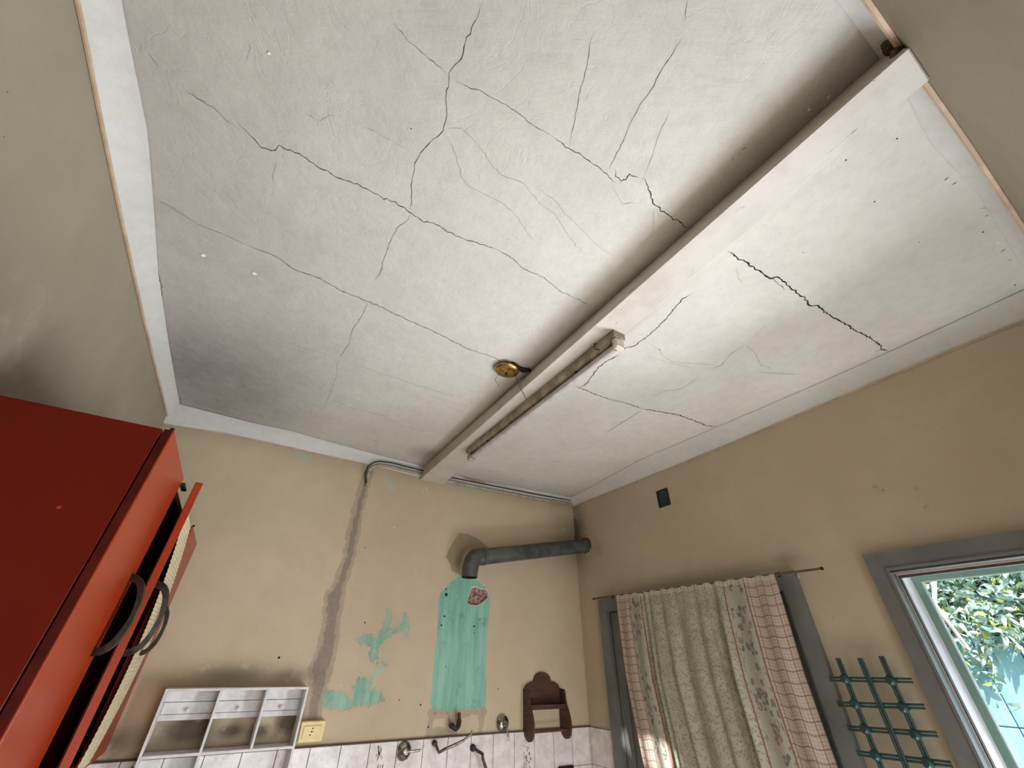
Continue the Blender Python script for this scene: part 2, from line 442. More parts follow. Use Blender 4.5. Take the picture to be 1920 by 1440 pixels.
def dirt_tone_A(P):
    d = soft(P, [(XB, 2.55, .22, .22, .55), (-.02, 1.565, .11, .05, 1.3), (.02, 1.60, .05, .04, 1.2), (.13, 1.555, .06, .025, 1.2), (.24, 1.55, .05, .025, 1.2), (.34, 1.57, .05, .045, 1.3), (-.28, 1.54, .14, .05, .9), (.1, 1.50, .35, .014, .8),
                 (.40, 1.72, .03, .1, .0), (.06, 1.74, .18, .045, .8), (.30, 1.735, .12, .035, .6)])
    d = np.maximum(d, .28 * np.clip(1 - (2.80 - P[:, 1]) / .10, 0, 1))  # darker towards the cove
    return d
def dispA(P):
    h = poly_sdf(P, hole); d = np.clip(h / .008, 0, 1) * .018
    d = d * (1 + .35 * np.sin(P[:, 0] * 330) * np.cos(P[:, 1] * 290))
    g = gmask(P); d += .0015 * np.clip((g - .5) * 4, 0, 1)
    mm = mmask(P); d += .002 * np.clip((mm - .6) * 5, 0, 1) * np.sin(P[:, 0] * 150 + P[:, 1] * 90)
    return d
usA = np.linspace(XL, XB, 440); vsA = np.concatenate([np.linspace(0, 1.32, 12), np.linspace(1.33, ZC, 256)])
grid('wall_back', usA, vsA, lambda u, v, d: np.stack([u, YA + d, v], 1), [], WA,
     dict(green=gmask, green_b=gmask2, mortar=mmask, flecks=fmask, dirt_shade=dirt_tone_A, bare=lambda P: m01(poly_sdf(P, hole), .02), smoke=lambda P: m01(poly_sdf(P, smoke), .03)), dispA)

# right wall with door and window openings
W0 = (-.075, .652, 0.12, 2.094)        # window opening y0 y1 z0 z1 (at the wall face), lengthened down unseen to light the ceiling
D0 = (1.045, 2.165, 0.0, 2.07)
V0 = (1.535, 1.615, 2.583, 2.678)      # ventilation hole
def cuts(a, b, step, extra):
    g = list(np.arange(a, b, step)) + [b]; g = [x for x in g if all(abs(x - e) > step * .3 for e in extra)] + list(extra)
    return np.array(sorted(set(g)))
usB = cuts(YD, YA, .03, [W0[0], W0[1], D0[0], D0[1], V0[0], V0[1]]); vsB = cuts(0, ZC, .03, [W0[2], W0[3], D0[3], V0[2], V0[3]])
dirt_shade_B = lambda P: soft(P, [(YA, 2.62, .12, .20, 1.1), (2.20, 2.45, .05, .06, .3), (.85, 1.86, .10, .04, .30), (1.6, 2.16, .5, .03, .45), (1.0, 2.18, .06, .03, .5)])  # soot by the flue; painted shade above the curtain rod
grid('wall_right', usB, vsB, lambda u, v, d: np.stack([XB + d, u, v], 1), [W0, D0, V0], WB, dict(dirt_shade=dirt_shade_B))
# outer leaf of the same wall, so that the openings have real depth
usO = cuts(YD - .1, YA + .1, .2, [W0[0] - .02, W0[1] + .02, V0[0], V0[1]]); vsO = cuts(0, ZC + .1, .2, [W0[2], W0[3] + .02, V0[2], V0[3]])
o = grid('wall_right_outer', usO, vsO, lambda u, v, d: np.stack([XB + .2 + d, u, v], 1), [(W0[0] - .02, W0[1] + .02, W0[2], W0[3] + .02), V0], WB, dict(dirt_shade=lambda P: P[:, 0] * 0))
usL = cuts(YD, YA, .04, []); vsL = cuts(0, ZC, .04, [])
grid('wall_left', usL, vsL, lambda u, v, d: np.stack([XL + d, u, v], 1), [], WL, dict(dirt_shade=lambda P: soft(P, [(1.0, 2.28, .5, .22, .55)])))  # shade above the cabinet painted on the wall
DW = (0.05, 1.45, 0.0, 2.0)             # doorway behind the photographer
usD = cuts(XL, XB, .05, [DW[0], DW[1]]); vsD = cuts(0, ZC, .05, [DW[3]])
grid('wall_front', usD, vsD, lambda u, v, d: np.stack([u, YD + d, v], 1), [DW], WL, dict(dirt_shade=lambda P: P[:, 0] * 0))

# ceiling
beamL = [(.812, YD - .0), (.775, YA)]
def dirt_shade_C(P):
    # painted shade along the beam and to the left, plus soot and a smear
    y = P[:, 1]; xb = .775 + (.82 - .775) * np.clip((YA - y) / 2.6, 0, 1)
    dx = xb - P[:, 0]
    d = np.where(dx > -.01, .26 * np.exp(-np.clip(dx, 0, 9) / .035), 0) * np.clip(1.15 - y * .3, .5, 1)  # beam's shade put into the colour
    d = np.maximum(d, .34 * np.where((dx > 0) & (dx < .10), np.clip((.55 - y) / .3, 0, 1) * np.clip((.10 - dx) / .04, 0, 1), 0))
    d = np.maximum(d, np.clip(1 - (YA - .07 - y) / .16, 0, 1) * .16)  # darker towards the back cove
    d = np.maximum(d, np.clip(1 - (P[:, 0] - XL - .07) / 1.5, 0, 1) * .26)  # weaker light to the left painted in, dim back left corner next
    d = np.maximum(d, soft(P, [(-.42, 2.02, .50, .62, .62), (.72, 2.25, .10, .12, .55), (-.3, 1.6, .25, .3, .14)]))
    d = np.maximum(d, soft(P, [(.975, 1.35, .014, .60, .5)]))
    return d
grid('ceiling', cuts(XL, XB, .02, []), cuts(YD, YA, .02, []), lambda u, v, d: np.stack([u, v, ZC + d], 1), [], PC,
     dict(dirt_shade=dirt_shade_C, peel=lambda P: np.maximum(soft(P, [(.735, .12, .03, .12, .62), (XB - .09, 1.05, .02, .03, .7)]), soft(P, [(C(1790, 345)[0], C(1790, 345)[1], .012, .05, .45)]))))
CEIL = bpy.data.objects['ceiling']
m = MB(); m.box((XL - .3, YD - .3, ZC + .02), (XB + .4, YA + .3, ZC + .2)); o = m.build('roof_slab', GROUT); o['kind'] = 'structure'
m = MB(); m.box((XL - 1.2, YD - 1.5, -.12), (XB + .2, YA + .2, 0)); o = m.build('floor', simple('worn_floor_tiles', srgb(206, 198, 184), srgb(190, 180, 166), 5, .5)); o['kind'] = 'structure'

# cracks: recess-dark ragged ribbons lying in the ceiling surface
def crack(bm, pts, wd, jag=1.0, z=ZC - .0008):
    P = [np.array(C(*p)) for p in pts]; Q = []
    for a, b in zip(P, P[1:]):
        L = np.linalg.norm(b - a); n = max(2, int(L / .008)); nrm = np.array([-(b - a)[1], (b - a)[0]]) / (L + 1e-9)
        for k in range(n):
            Q.append(a + (b - a) * k / n + nrm * rng.normal(0, .0013 * jag))
    Q.append(P[-1]); Q = np.array(Q)
    prev = None; N = len(Q)
    for i in range(N):
        t = Q[min(i + 1, N - 1)] - Q[max(i - 1, 0)]; t /= np.linalg.norm(t) + 1e-9; nn = np.array([-t[1], t[0]])
        e = min(1, (i + .3) / 4, (N - i - .7) / 4); wv = wd * e * rng.uniform(.45, 1.25) / 2
        a = bm.verts.new((*(Q[i] + nn * wv), z)); b = bm.verts.new((*(Q[i] - nn * wv), z))
        if prev: bm.faces.new([prev[0], a, b, prev[1]])
        prev = (a, b)
def crack_obj(lst, mat, kind=None, name='crack'):
    for grp in lst:
        m = MB()
        for pts, wd in grp: crack(m.bm, pts, wd, 1.6 if wd > .002 else 1)
        m.build(name, mat, CEIL, kind=kind)
main = [
 [([(445, 228), (462, 247), (490, 275), (509, 283), (516, 281), (523, 273), (560, 290), (600, 315), (640, 337), (670, 345), (720, 372), (742, 379), (772, 400), (795, 415), (812, 418), (860, 445), (895, 455), (930, 467)], .0022), ([(930, 467), (962, 485), (980, 503), (1020, 520), (1050, 545), (1080, 560), (1112, 575)], .0018)],
 [([(905, 0), (900, 25), (875, 70), (865, 110), (843, 135), (842, 145), (837, 185), (838, 215), (832, 245), (795, 278), (778, 305), (772, 345), (771, 395)], .0013)],
 [([(1035, 255), (1060, 275), (1080, 285), (1110, 305), (1130, 320), (1142, 331), (1157, 345)], .0017), ([(1152, 315), (1155, 330), (1165, 338), (1173, 337), (1180, 327), (1190, 331), (1205, 332)], .0024), ([(1205, 332), (1218, 360), (1226, 385), (1245, 397), (1285, 425), (1300, 431)], .0030)],
 [([(470, 462), (520, 482), (550, 505), (600, 522), (640, 545), (690, 565), (730, 583), (765, 600), (800, 615), (850, 640), (880, 655), (920, 667), (946, 680)], .0025)],
 [([(1300, 550), (1280, 560), (1255, 590), (1235, 612), (1205, 637), (1190, 648), (1172, 652), (1163, 662)], .0036), ([(1163, 664), (1145, 673), (1133, 680), (1122, 690), (1113, 700), (1100, 720), (1086, 727)], .0042)],
 [([(1075, 723), (1100, 732), (1115, 739), (1142, 748), (1180, 757), (1205, 767)], .0034), ([(1205, 767), (1245, 773), (1270, 777), (1300, 788), (1322, 797), (1345, 800)], .0055), ([(1205, 767), (1190, 778), (1165, 793), (1135, 812)], .0022)],
 [([(1365, 470), (1383, 483), (1409, 499), (1445, 521), (1460, 520), (1481, 537), (1493, 550), (1509, 558), (1517, 573), (1533, 573), (1554, 589), (1568, 598), (1584, 605), (1594, 614), (1610, 622), (1629, 632), (1648, 645), (1656, 658)], .0050), ([(1445, 521), (1473, 544)], .0024)],
]
crack_obj(main, CRACK)
crack_obj([[([(1640, 660), (1656, 655), (1668, 659)], .008)]], simple('crack_blue', srgb(96, 108, 124), None, 30, .9))
crack_obj([[([(946, 676), (956, 682), (965, 681), (975, 686)], .022), ([(962, 683), (978, 689), (986, 691), (998, 696), (1012, 699)], .020), ([(972, 690), (985, 696), (990, 697)], .036)]], BLACK, name='burnt_crack')
hair = [([(735, 38), (765, 75), (790, 97), (820, 122), (842, 142)], .0018), ([(850, 150), (875, 162), (900, 170), (940, 193), (975, 213), (1000, 235), (1035, 255)], .0018),
 ([(1112, 60), (1105, 95), (1097, 140), (1085, 180), (1080, 215), (1072, 250), (1070, 272)], .0016), ([(1280, 70), (1250, 115), (1235, 140), (1220, 170), (1200, 195), (1180, 235), (1168, 265), (1150, 300), (1142, 318)], .0018),
 ([(1288, 0), (1282, 45)], .0022), ([(771, 400), (765, 412), (747, 425), (733, 450), (718, 490), (712, 520)], .0016),
 ([(340, 155), (352, 172), (378, 190), (400, 200), (420, 222), (445, 240), (462, 250)], .0018), ([(350, 160), (372, 185), (392, 191)], .0022), ([(278, 98), (285, 107), (297, 127)], .004),
 ([(290, 370), (340, 400), (370, 420), (420, 440), (470, 462)], .0016), ([(1398, 646), (1371, 662), (1352, 685), (1340, 689), (1333, 697)], .0022), ([(1315, 705), (1298, 716), (1279, 729), (1246, 733), (1215, 745)], .0018),
 ([(1422, 698), (1460, 700), (1500, 702)], .0022), ([(1398, 646), (1417, 664), (1427, 685), (1444, 689), (1443, 697)], .0016), ([(1030, 862), (1038, 865), (1052, 867)], .005), ([(697, 824), (712, 829)], .006),
 ([(690, 565), (680, 590), (660, 620), (655, 645), (635, 672)], .0016), ([(345, 759), (380, 768), (420, 778), (477, 793)], .004), ([(296, 505), (304, 540), (303, 570)], .003), ([(337, 740), (341, 760)], .003),
 ([(834, 335), (845, 340)], .0022)]
m = MB()
for p, wd in hair: crack(m.bm, p, wd * .8, .8)
m.build('hairline_cracks', HAIR, CEIL, kind='stuff')
faint = [([(840, 240), (865, 240), (880, 255), (905, 283), (920, 305), (940, 328), (980, 343), (995, 360), (1010, 380), (1040, 400), (1065, 440), (1080, 460), (1100, 480)], .0018), ([(833, 250), (850, 275), (865, 330), (880, 350), (900, 360), (940, 380), (965, 400), (985, 430), (1003, 455)], .0017),
 ([(1005, 350), (1040, 375), (1060, 400), (1090, 430), (1120, 460), (1150, 480)], .0016), ([(1260, 200), (1240, 240), (1230, 270), (1208, 330)], .0014), ([(640, 675), (700, 695), (760, 715), (800, 728), (860, 745), (905, 760)], .0026), ([(632, 675), (632, 705), (615, 745), (605, 770)], .002),
 ([(610, 745), (660, 765), (720, 780), (760, 800), (800, 808)], .003), ([(430, 590), (500, 625), (560, 650), (620, 665)], .0022), ([(1210, 640), (1235, 655), (1244, 668), (1262, 679), (1342, 684)], .0022), ([(1225, 672), (1262, 682), (1300, 690)], .002),
 ([(1398, 646), (1430, 615), (1470, 590)], .0016), ([(520, 300), (512, 330), (512, 350)], .0016), ([(560, 195), (575, 215), (600, 225), (630, 215)], .0014), ([(720, 500), (700, 530)], .0016), ([(680, 235), (730, 262), (770, 285)], .0014), ([(460, 120), (470, 90), (455, 60)], .0014),
 ([(1140, 345), (1155, 360), (1165, 380), (1195, 382)], .0016), ([(1225, 390), (1225, 440), (1200, 460)], .0014), ([(1380, 500), (1384, 520), (1395, 535)], .0016)]
m = MB()
for p, wd in faint: crack(m.bm, p, wd * .75, .9)
m.build('faint_cracks', FAINT, CEIL, kind='stuff')
# peeled plaster flakes hanging a little off the ceiling and coves
m = MB()
for (u, v, s_) in [(477, 512, .014), (383, 478, .012), (1775, 337, .014), (1790, 345, .010), (830, 883, .02), (858, 873, .014), (940, 880, .018), (925, 878, .012), (1565, 590, .010), (1530, 565, .010), (1552, 180, .010), (1516, 205, .010), (1843, 392, .008), (1850, 405, .008), (1870, 455, .01), (1880, 470, .01), (1893, 488, .01), (505, 100, .007), (650, 545, .006), (1015, 905, .012)]:
    x, y = C(u, v); k = 5; a0 = rng.uniform(0, 6)
    ring = [m.bm.verts.new((x + s_ * .6 * math.cos(a0 + i * 2 * math.pi / k) * rng.uniform(.5, 1.2), y + s_ * .5 * math.sin(a0 + i * 2 * math.pi / k) * rng.uniform(.5, 1.2), ZC - (.0006 if i < 2 else rng.uniform(.002, .005)))) for i in range(k)]
    m.bm.faces.new(ring)
m.build('plaster_flakes', simple('fresh_plaster', srgb(236, 234, 226), srgb(220, 216, 206), 30, .8), CEIL, kind='stuff')
# nail holes and specks
m = MB()
for (u, v, r_) in [(771, 241, .003), (266, 378, .004), (268, 222, .004), (420, 637, .004), (313, 620, .003), (1682, 260, .004), (1640, 378, .004), (1586, 300, .004), (1460, 330, .003), (1237, 655, .005), (1219, 670, .004), (1264, 743, .004), (1800, 262, .003), (1843, 435, .005), (1723, 454, .003), (1506, 473, .003), (1903, 534, .005), (1131, 842, .004)]:
    x, y = C(u, v); r_ *= .5; m.lathe([(0, 0), (0, r_), (.0012, r_ * .6), (.0014, 0)], (x, y, ZC - .0004), (0, 0, -1), 8)
m.build('fly_specks', HOLE, CEIL, kind='stuff')
m = MB()
for (u, v, r_) in [(560 + 830 / 3, 960 + 465 / 3, .009), (560 + 828 / 3, 960 + 433 / 3, .004), (560 + 820 / 3, 960 + 587 / 3, .005), (560 + 803 / 3, 960 + 637 / 3, .005), (560 + 987 / 3, 960 + 643 / 3, .005), (560 + 1020 / 3, 960 + 605 / 3, .004), (560 + 987 / 3, 960 + 682 / 3, .003), (560 + 827 / 3, 960 + 870 / 3, .003), (523, 1233, .005), (560 + 372 / 3, 960 + 622 / 3, .004), (560 + 375 / 3, 960 + 200 / 3, .003), (560 + 685 / 3, 960 + 1085 / 3, .004), (560 + 565 / 3, 960 + 1058 / 3, .003), (560 + 1122 / 3, 960 + 995 / 3, .003), (803, 1363, .004)]:
    x, z = A(u, v); m.lathe([(0, 0), (0, r_), (.0012, r_ * .7), (.0014, 0)], (x, YA - .0006, z), (0, -1, 0), 8)
m.build('screw_holes', HOLE, bpy.data.objects['wall_back'], kind='stuff')

def chips(name, pts, ax, val, parent, mat):
    m = MB()
    for u, v, s_ in pts:
        c = hit(u, v, ax, val); k = 6; a0 = rng.uniform(0, 6); vs2 = []
        for i in range(k):
            a = a0 + i * 2 * math.pi / k; rr = s_ * rng.uniform(.45, 1.1)
            o_ = -rng.uniform(.0004, .003)
            vs2.append(m.bm.verts.new((c[0] + rr * math.cos(a), val + o_, c[2] + rr * math.sin(a)) if ax == 'y' else (val + o_, c[1] + rr * math.cos(a), c[2] + rr * math.sin(a))))
        m.bm.faces.new(vs2)
    return m.build(name, mat, parent, kind='stuff')
CH1 = simple('bare_plaster_chip', srgb(222, 212, 192), srgb(176, 162, 138), 60, .9); CH2 = simple('rubbed_paint_chip', srgb(186, 170, 152), srgb(168, 150, 132), 60, .9)
chips('plaster_chips', [(783, 918, .012), (793, 922, .008), (800, 916, .010), (740, 990, .010), (732, 985, .006), (640, 1285, .006), (655, 1330, .004)], 'y', YA, bpy.data.objects['wall_back'], CH1)
chips('plaster_chips', [(1497, 1082, .012), (1503, 1093, .010), (1500, 1103, .008), (1506, 1118, .010), (1512, 1130, .008), (1508, 1142, .006), (1518, 1158, .008), (1524, 1175, .006), (1196, 912, .008), (1828, 652, .006), (1563, 1160, .007)], 'x', XB, bpy.data.objects['wall_right'], CH1)
chips('rubbed_patches', [(1640, 912, .012), (1648, 928, .005), (1622, 926, .006), (1655, 919, .006), (1718, 915, .009), (1738, 952, .010), (1612, 925, .004), (1118, 985, .008), (1110, 972, .006)], 'x', XB, bpy.data.objects['wall_right'], CH2)
# coves between walls and ceiling (structure), following their traced uneven edges
def interp(pts, s, key):
    pts = sorted(pts, key=lambda p: p[key]); xs = [p[key] for p in pts]; ys = [p[1 - key] for p in pts]
    return np.interp(s, xs, ys)
def cove(name, ss, low, top, wallpt, ceilpt):
    """low(s) height on the wall, top(s) offset on the ceiling"""
    me_v, me_f = [], []; n = 9
    for s in ss:
        a = wallpt(s, low(s)); b = ceilpt(s, top(s)); c = np.array([a[0], a[1], b[2]])
        for k in range(n):
            t = k / (n - 1); th = t * math.pi / 2     # concave quarter: stays towards the room corner
            p = c + (np.array(a) - c) * (1 - math.sin(th)) + (np.array(b) - c) * (1 - math.cos(th))
            q = (np.array(a) * (1 - t) + np.array(b) * t); p = p * .55 + q * .45
            me_v.append(tuple(p))
    for i in range(len(ss) - 1):
        for k in range(n - 1):
            me_f.append((i * n + k, i * n + k + 1, (i + 1) * n + k + 1, (i + 1) * n + k))
    me = bpy.data.meshes.new(name); me.from_pydata(me_v, [], me_f); me.materials.append(PK)
    me.polygons.foreach_set('use_smooth', [True] * len(me_f))
    o = bpy.data.objects.new(name, me); link(o); o['kind'] = 'structure'; return o
eps = .002
def zy(pl): return [(p[1], p[2]) for p in pl]
Llow = zy([hit(u, v, 'x', XL) for u, v in [(155, 60), (185, 215), (225, 405), (262, 570), (291, 690), (315, 787)]])
Ltop = [C(u, v) for u, v in [(232, 20), (252, 120), (278, 250), (289, 389), (297, 509), (318, 650), (337, 757)]]
Alow = [(p[0], p[2]) for p in [hit(u, v, 'y', YA) for u, v in [(317, 797), (420, 812), (540, 838), (695, 872), (800, 898), (960, 928), (1080, 946)]]]
Atop = [C(u, v) for u, v in [(337, 757), (477, 793), (540, 806), (700, 850), (850, 888), (900, 900), (1060, 930)]]
Blow = zy([hit(u, v, 'x', XB) for u, v in [(1084, 946), (1230, 888), (1380, 827), (1650, 713), (1800, 650), (1918, 602)]])
Btop = [C(u, v) for u, v in [(1075, 930), (1200, 862), (1380, 785), (1520, 725), (1661, 662), (1800, 598), (1918, 543)]]
Dlow = [(p[0], p[2]) for p in [hit(u, v, 'y', YD) for u, v in [(1632, 0), (1739, 153), (1819, 267), (1917, 417)]]]
Dtop = [C(u, v) for u, v in [(1700, 180), (1743, 264), (1833, 361), (1906, 480)]]
ssy = np.linspace(YD, YA, 50); ssx = np.linspace(XL, XB, 50)
cove('trim_1', ssy, lambda s: interp(Llow, s, 0), lambda s: interp(Ltop, s, 1), lambda s, z: (XL + eps, s, z), lambda s, x: (x, s, ZC - eps))
cove('trim_2', ssx, lambda s: interp(Alow, s, 0), lambda s: interp(Atop, s, 0), lambda s, z: (s, YA - eps, z), lambda s, y: (s, y, ZC - eps))
cove('trim_3', ssy, lambda s: interp(Blow, s, 0), lambda s: interp(Btop, s, 1), lambda s, z: (XB - eps, s, z), lambda s, x: (x, s, ZC - eps))
cove('trim_4', ssx, lambda s: interp(Dlow, s, 0), lambda s: interp(Dtop, s, 0), lambda s, z: (s, YD + eps, z), lambda s, y: (s, y, ZC - eps))
# thin beads below the coves
def bead(name, pts, r, mat):
    m = MB(); m.tube(pts, r, 6); o = m.build(name, mat, smooth=True); o['kind'] = 'structure'
bead('trim_5', [(XL + .004, s, float(interp(Llow, s, 0)) - .003) for s in ssy], .0048, BEIGE)
bead('trim_6', [(XB - .003, s, float(interp(Blow, s, 0)) - .002) for s in ssy], .0032, BEIGE)
bead('trim_7', [(s, YD + .004, float(interp(Dlow, s, 0)) - .003) for s in ssx], .0062, BEIGE)
bead('trim_8', [(s, YA - .003, float(interp(Alow, s, 0)) - .002) for s in np.linspace(XL, .40, 20)], .0030, BEIGE)

# tiles on the back wall and the short return of the right wall
wb = bpy.data.objects['wall_back']; wr = bpy.data.objects['wall_right']
TZ, TW, TH = 1.486, .1295, .163
m = MB(); m.box((-.0635, -.0055, -.0805), (.0635, 0, .0805), .0012); t0 = m.build('tile', TILE, wb)
tme = t0.data; first = True
xs = [.4565 + TW * (k + .5) for k in range(-9, 13)]
tiles = {}
for r_ in range(3):
    for x in xs:
        x0, x1 = x - .0635, x + .0635
        if x1 > XB: continue
        if x0 < XL: continue
        if first: o = t0; first = False
        else: o = t0.copy(); link(o, wb)
        o.location = (x, YA - .004, TZ - TH * (r_ + .5)); tiles[(r_, round((x - .4565) / TW - .5))] = o
        o.rotation_euler = (rng.normal(0, .003), 0, rng.normal(0, .003))
for r_ in range(3):
    m = MB(); xe = xs[-1] + .0635 if xs[-1] + .0635 < XB else xs[-2] + .0635
    m.box((xe + .003, YA - .0095, TZ - TH * r_ - .162), (XB - .006, YA - .004, TZ - TH * r_ - .001), .0012); m.build('tile', TILE, wb)
    for k in range(2):
        y1 = YA - .012 - k * TW; y0 = max(y1 - .127, D0[1] + .075)
        if k == 1: y0 = 2.232
        m = MB(); m.box((XB - .0095, y0, TZ - TH * r_ - .162), (XB - .004, y1, TZ - TH * r_ - .001), .0012); m.build('tile', TILE, wr)
m = MB(); m.box((XL, YA - .0042, .9), (XB, YA - .0002, TZ)); m.build('grout', GROUT, wb)
m = MB(); m.box((XB - .0042, 2.23, .9), (XB - .0002, YA - .004, TZ)); m.build('grout', GROUT, wr)
bk = MB(); bk.box((XL, YA - .0105, TZ - .0005), (XB, YA - .0002, TZ + .0045)); bk.build('tile_edge', simple('dark_edge', srgb(84, 66, 50), None, 30, .8), wb)
# printed sprays: flat leaf shapes on four tiles
def spray(tile, cx, top, h, seed, dense):
    r2 = random.Random(seed)
    def leaf(m, x, z, a, l, wd):
        p = [(-l / 2, 0), (0, wd), (l / 2, 0), (0, -wd)]
        m.quad([(x + u * math.cos(a) - v * math.sin(a), YA - .0100, z + u * math.sin(a) + v * math.cos(a)) for u, v in p])
    G, Y_, Dk = MB(), MB(), MB()
    for k in range(dense):
        z = top - h * r2.random(); s = .006 + .045 * (top - z) / h
        x = cx + r2.uniform(-1, 1) * s; a = math.pi / 2 + (cx - x) * 14 + r2.uniform(-.4, .4)
        leaf(G if r2.random() < .62 else Dk, x, z, a, r2.uniform(.012, .024), r2.uniform(.0018, .0030))
    for k in range(dense // 3):
        leaf(Y_, cx + r2.uniform(-.014, .014), top - h * r2.uniform(.55, 1), r2.uniform(0, 3), .012, .004)
    for mm, mt in ((G, PRINTG), (Dk, PRINTD), (Y_, PRINTY)):
        o = mm.build('flower_print', mt, tile); o.location = -Vector(tile.location)
for (u, sd) in [(706, 1), (985, 2), (266, 4)]:
    x, z = A(u, 1398); k = round((x - .4565) / TW - .5)
    if (0, k) in tiles:
        tl = tiles[(0, k)]; tl.rotation_euler = (0, 0, 0)
        x = min(max(x, tl.location.x - .02), tl.location.x + .02)
        spray(tl, x, TZ - .012 - (.03 if sd == 2 else 0), .14, sd, 34)

# ------------------------------------------------------------------ right wall: window and door (setting)
def frame_ring(m, y0, y1, z0, z1, w_, x0, x1, bev=.002, bottom=True):
    """four bars of width w_ inside the rectangle, from x0 to x1; mitred look by overlapping ends"""
    m.hexa([(x0, y0, z1), (x0, y1, z1), (x0, y1 - w_, z1 - w_), (x0, y0 + w_, z1 - w_), (x1, y0, z1), (x1, y1, z1), (x1, y1 - w_, z1 - w_), (x1, y0 + w_, z1 - w_)])
    m.hexa([(x0, y1, z0), (x0, y1, z1), (x0, y1 - w_, z1 - w_), (x0, y1 - w_, z0 + (w_ if bottom else 0)), (x1, y1, z0), (x1, y1, z1), (x1, y1 - w_, z1 - w_), (x1, y1 - w_, z0 + (w_ if bottom else 0))])
    m.hexa([(x0, y0, z0), (x0, y0, z1), (x0, y0 + w_, z1 - w_), (x0, y0 + w_, z0 + (w_ if bottom else 0)), (x1, y0, z0), (x1, y0, z1), (x1, y0 + w_, z1 - w_), (x1, y0 + w_, z0 + (w_ if bottom else 0))])
    if bottom:
        m.hexa([(x0, y0, z0), (x0, y1, z0), (x0, y1 - w_, z0 + w_), (x0, y0 + w_, z0 + w_), (x1, y0, z0), (x1, y1, z0), (x1, y1 - w_, z0 + w_), (x1, y0 + w_, z0 + w_)])
wy0, wy1, wz0, wz1 = W0
win = thing('window_1', None, None, (XB, .29, 1.5)); win['kind'] = 'structure'
m = MB(); frame_ring(m, wy0 - .058, wy1 + .053, wz0 - .058, wz1 + .058, .058, 2.0, XB + .001); m.build('casing', GREYP, win)
m = MB(); frame_ring(m, wy0 - .006, wy1 - .000, wz0 - .006, wz1 + .002, .008, 1.994, 2.02); m.build('bead', GREYP, win)
m = MB(); frame_ring(m, wy0, wy1 + .010, wz0, wz1 + .002, .016, 2.001, 2.052); m.build('jamb_lining', GREYD, win)
m = MB(); frame_ring(m, wy0 + .004, wy1 + .003, wz0 + .002, wz1 - .008, .009, 2.052, 2.058); m.build('painted_lit_edge', PINKL, win, label='pale pink strip, painted as a lit jamb edge')
m = MB(); frame_ring(m, wy0 + .002, wy1 + .006, wz0, wz1 - .010, .016, 2.058, 2.075); m.build('frame_rebate', GREYD, win)
# white outer reveal boards, deep on the sides, shallow on top
m = MB(); m.box((2.075, wy1 - .010, wz0), (2.20, wy1 + .022, wz1 + .01)); m.box((2.075, wy0 - .022, wz0), (2.20, wy0 + .010, wz1 + .01)); m.box((2.075, wy0, wz1 - .012), (2.20, wy1, wz1 + .03)); m.box((2.075, wy0 - .02, wz0 - .03), (2.20, wy1 + .02, wz0 + .012))
m.build('reveal', TRIML, win, label='white painted outer reveal')
m = MB(); frame_ring(m, wy0 + .006, wy1 - .010, wz0 + .006, wz1 - .010, .022, 2.16, 2.195); m.build('sash', SASHG, win, label='pale green window sash')
m = MB(); frame_ring(m, wy0 + .028, wy1 - .032, wz0 + .028, wz1 - .032, .0035, 2.166, 2.17); m.build('glazing_bead', TRIML, win)
def glass():
    n = NB('window_glass'); t = n.t
    tr = n.new('ShaderNodeBsdfTransparent'); gl = n.new('ShaderNodeBsdfGlossy'); gl.inputs['Roughness'].default_value = .02
    fr = n.new('ShaderNodeFresnel'); fr.inputs[0].default_value = 1.2; mx = n.new('ShaderNodeMixShader')
    n.link(fr.outputs[0], mx.inputs[0]); n.link(tr.outputs[0], mx.inputs[1]); n.link(gl.outputs[0], mx.inputs[2])
    n.link(mx.outputs[0], t.nodes['Material Output'].inputs[0]); return n.m
m = MB(); m.box((2.174, wy0 + .03, wz0 + .03), (2.178, wy1 - .034, wz1 - .034)); m.build('pane', glass(), win)

dy0, dy1, dz0, dz1 = D0
door = thing('door_1', None, None, (XB, 1.6, 0)); door['kind'] = 'structure'
m = MB(); frame_ring(m, dy0 - .070, dy1 + .064, 0, dz1 + .066, .066, 2.0, XB + .001, bottom=False); m.build('casing', GREYP, door)
m = MB(); frame_ring(m, dy0 - .006, dy1 + .006, 0, dz1 + .006, .012, 2.006, 2.05, bottom=False); m.build('door_stop', GREYP, door)
m = MB()
m.box((2.028, dy0 + .01, .01), (2.062, dy1 - .01, dz1 - .008), .002)
m.build('door_leaf', GREYP, door)
for (a, b) in ((dy0 + .09, 1.58), (1.63, dy1 - .07)):
    m = MB(); frame_ring(m, a, b, 1.05, dz1 - .09, .012, 2.020, 2.030); m.build('panel_moulding', GREYP, door)
    m = MB(); frame_ring(m, a, b, .15, .95, .012, 2.020, 2.030); m.build('panel_moulding', GREYP, door)
m = MB(); m.box((2.010, 1.598, .01), (2.03, 1.612, dz1 - .008), .002); m.build('meeting_strip', GREYP, door)

# ------------------------------------------------------------------ beam, lamp, rose
b_end = .926; d_end = .868
m = MB()
zb = 2.765
m.hexa([(.766, YA - .001, zb), (b_end, YA - .001, zb), (d_end, YD + .001, zb), (.768, YD + .001, zb), (.775, YA - .001, ZC - .001), (b_end - .003, YA - .001, ZC - .001), (d_end, YD + .001, ZC - .001), (.812, YD + .001, ZC - .001)])
bmesh.ops.bevel(m.bm, geom=list(m.bm.edges), offset=.003, segments=1, affect='EDGES')
tag(m.build('ceiling_beam', BEAM), 'long white painted beam running under the cracked ceiling', 'beam')
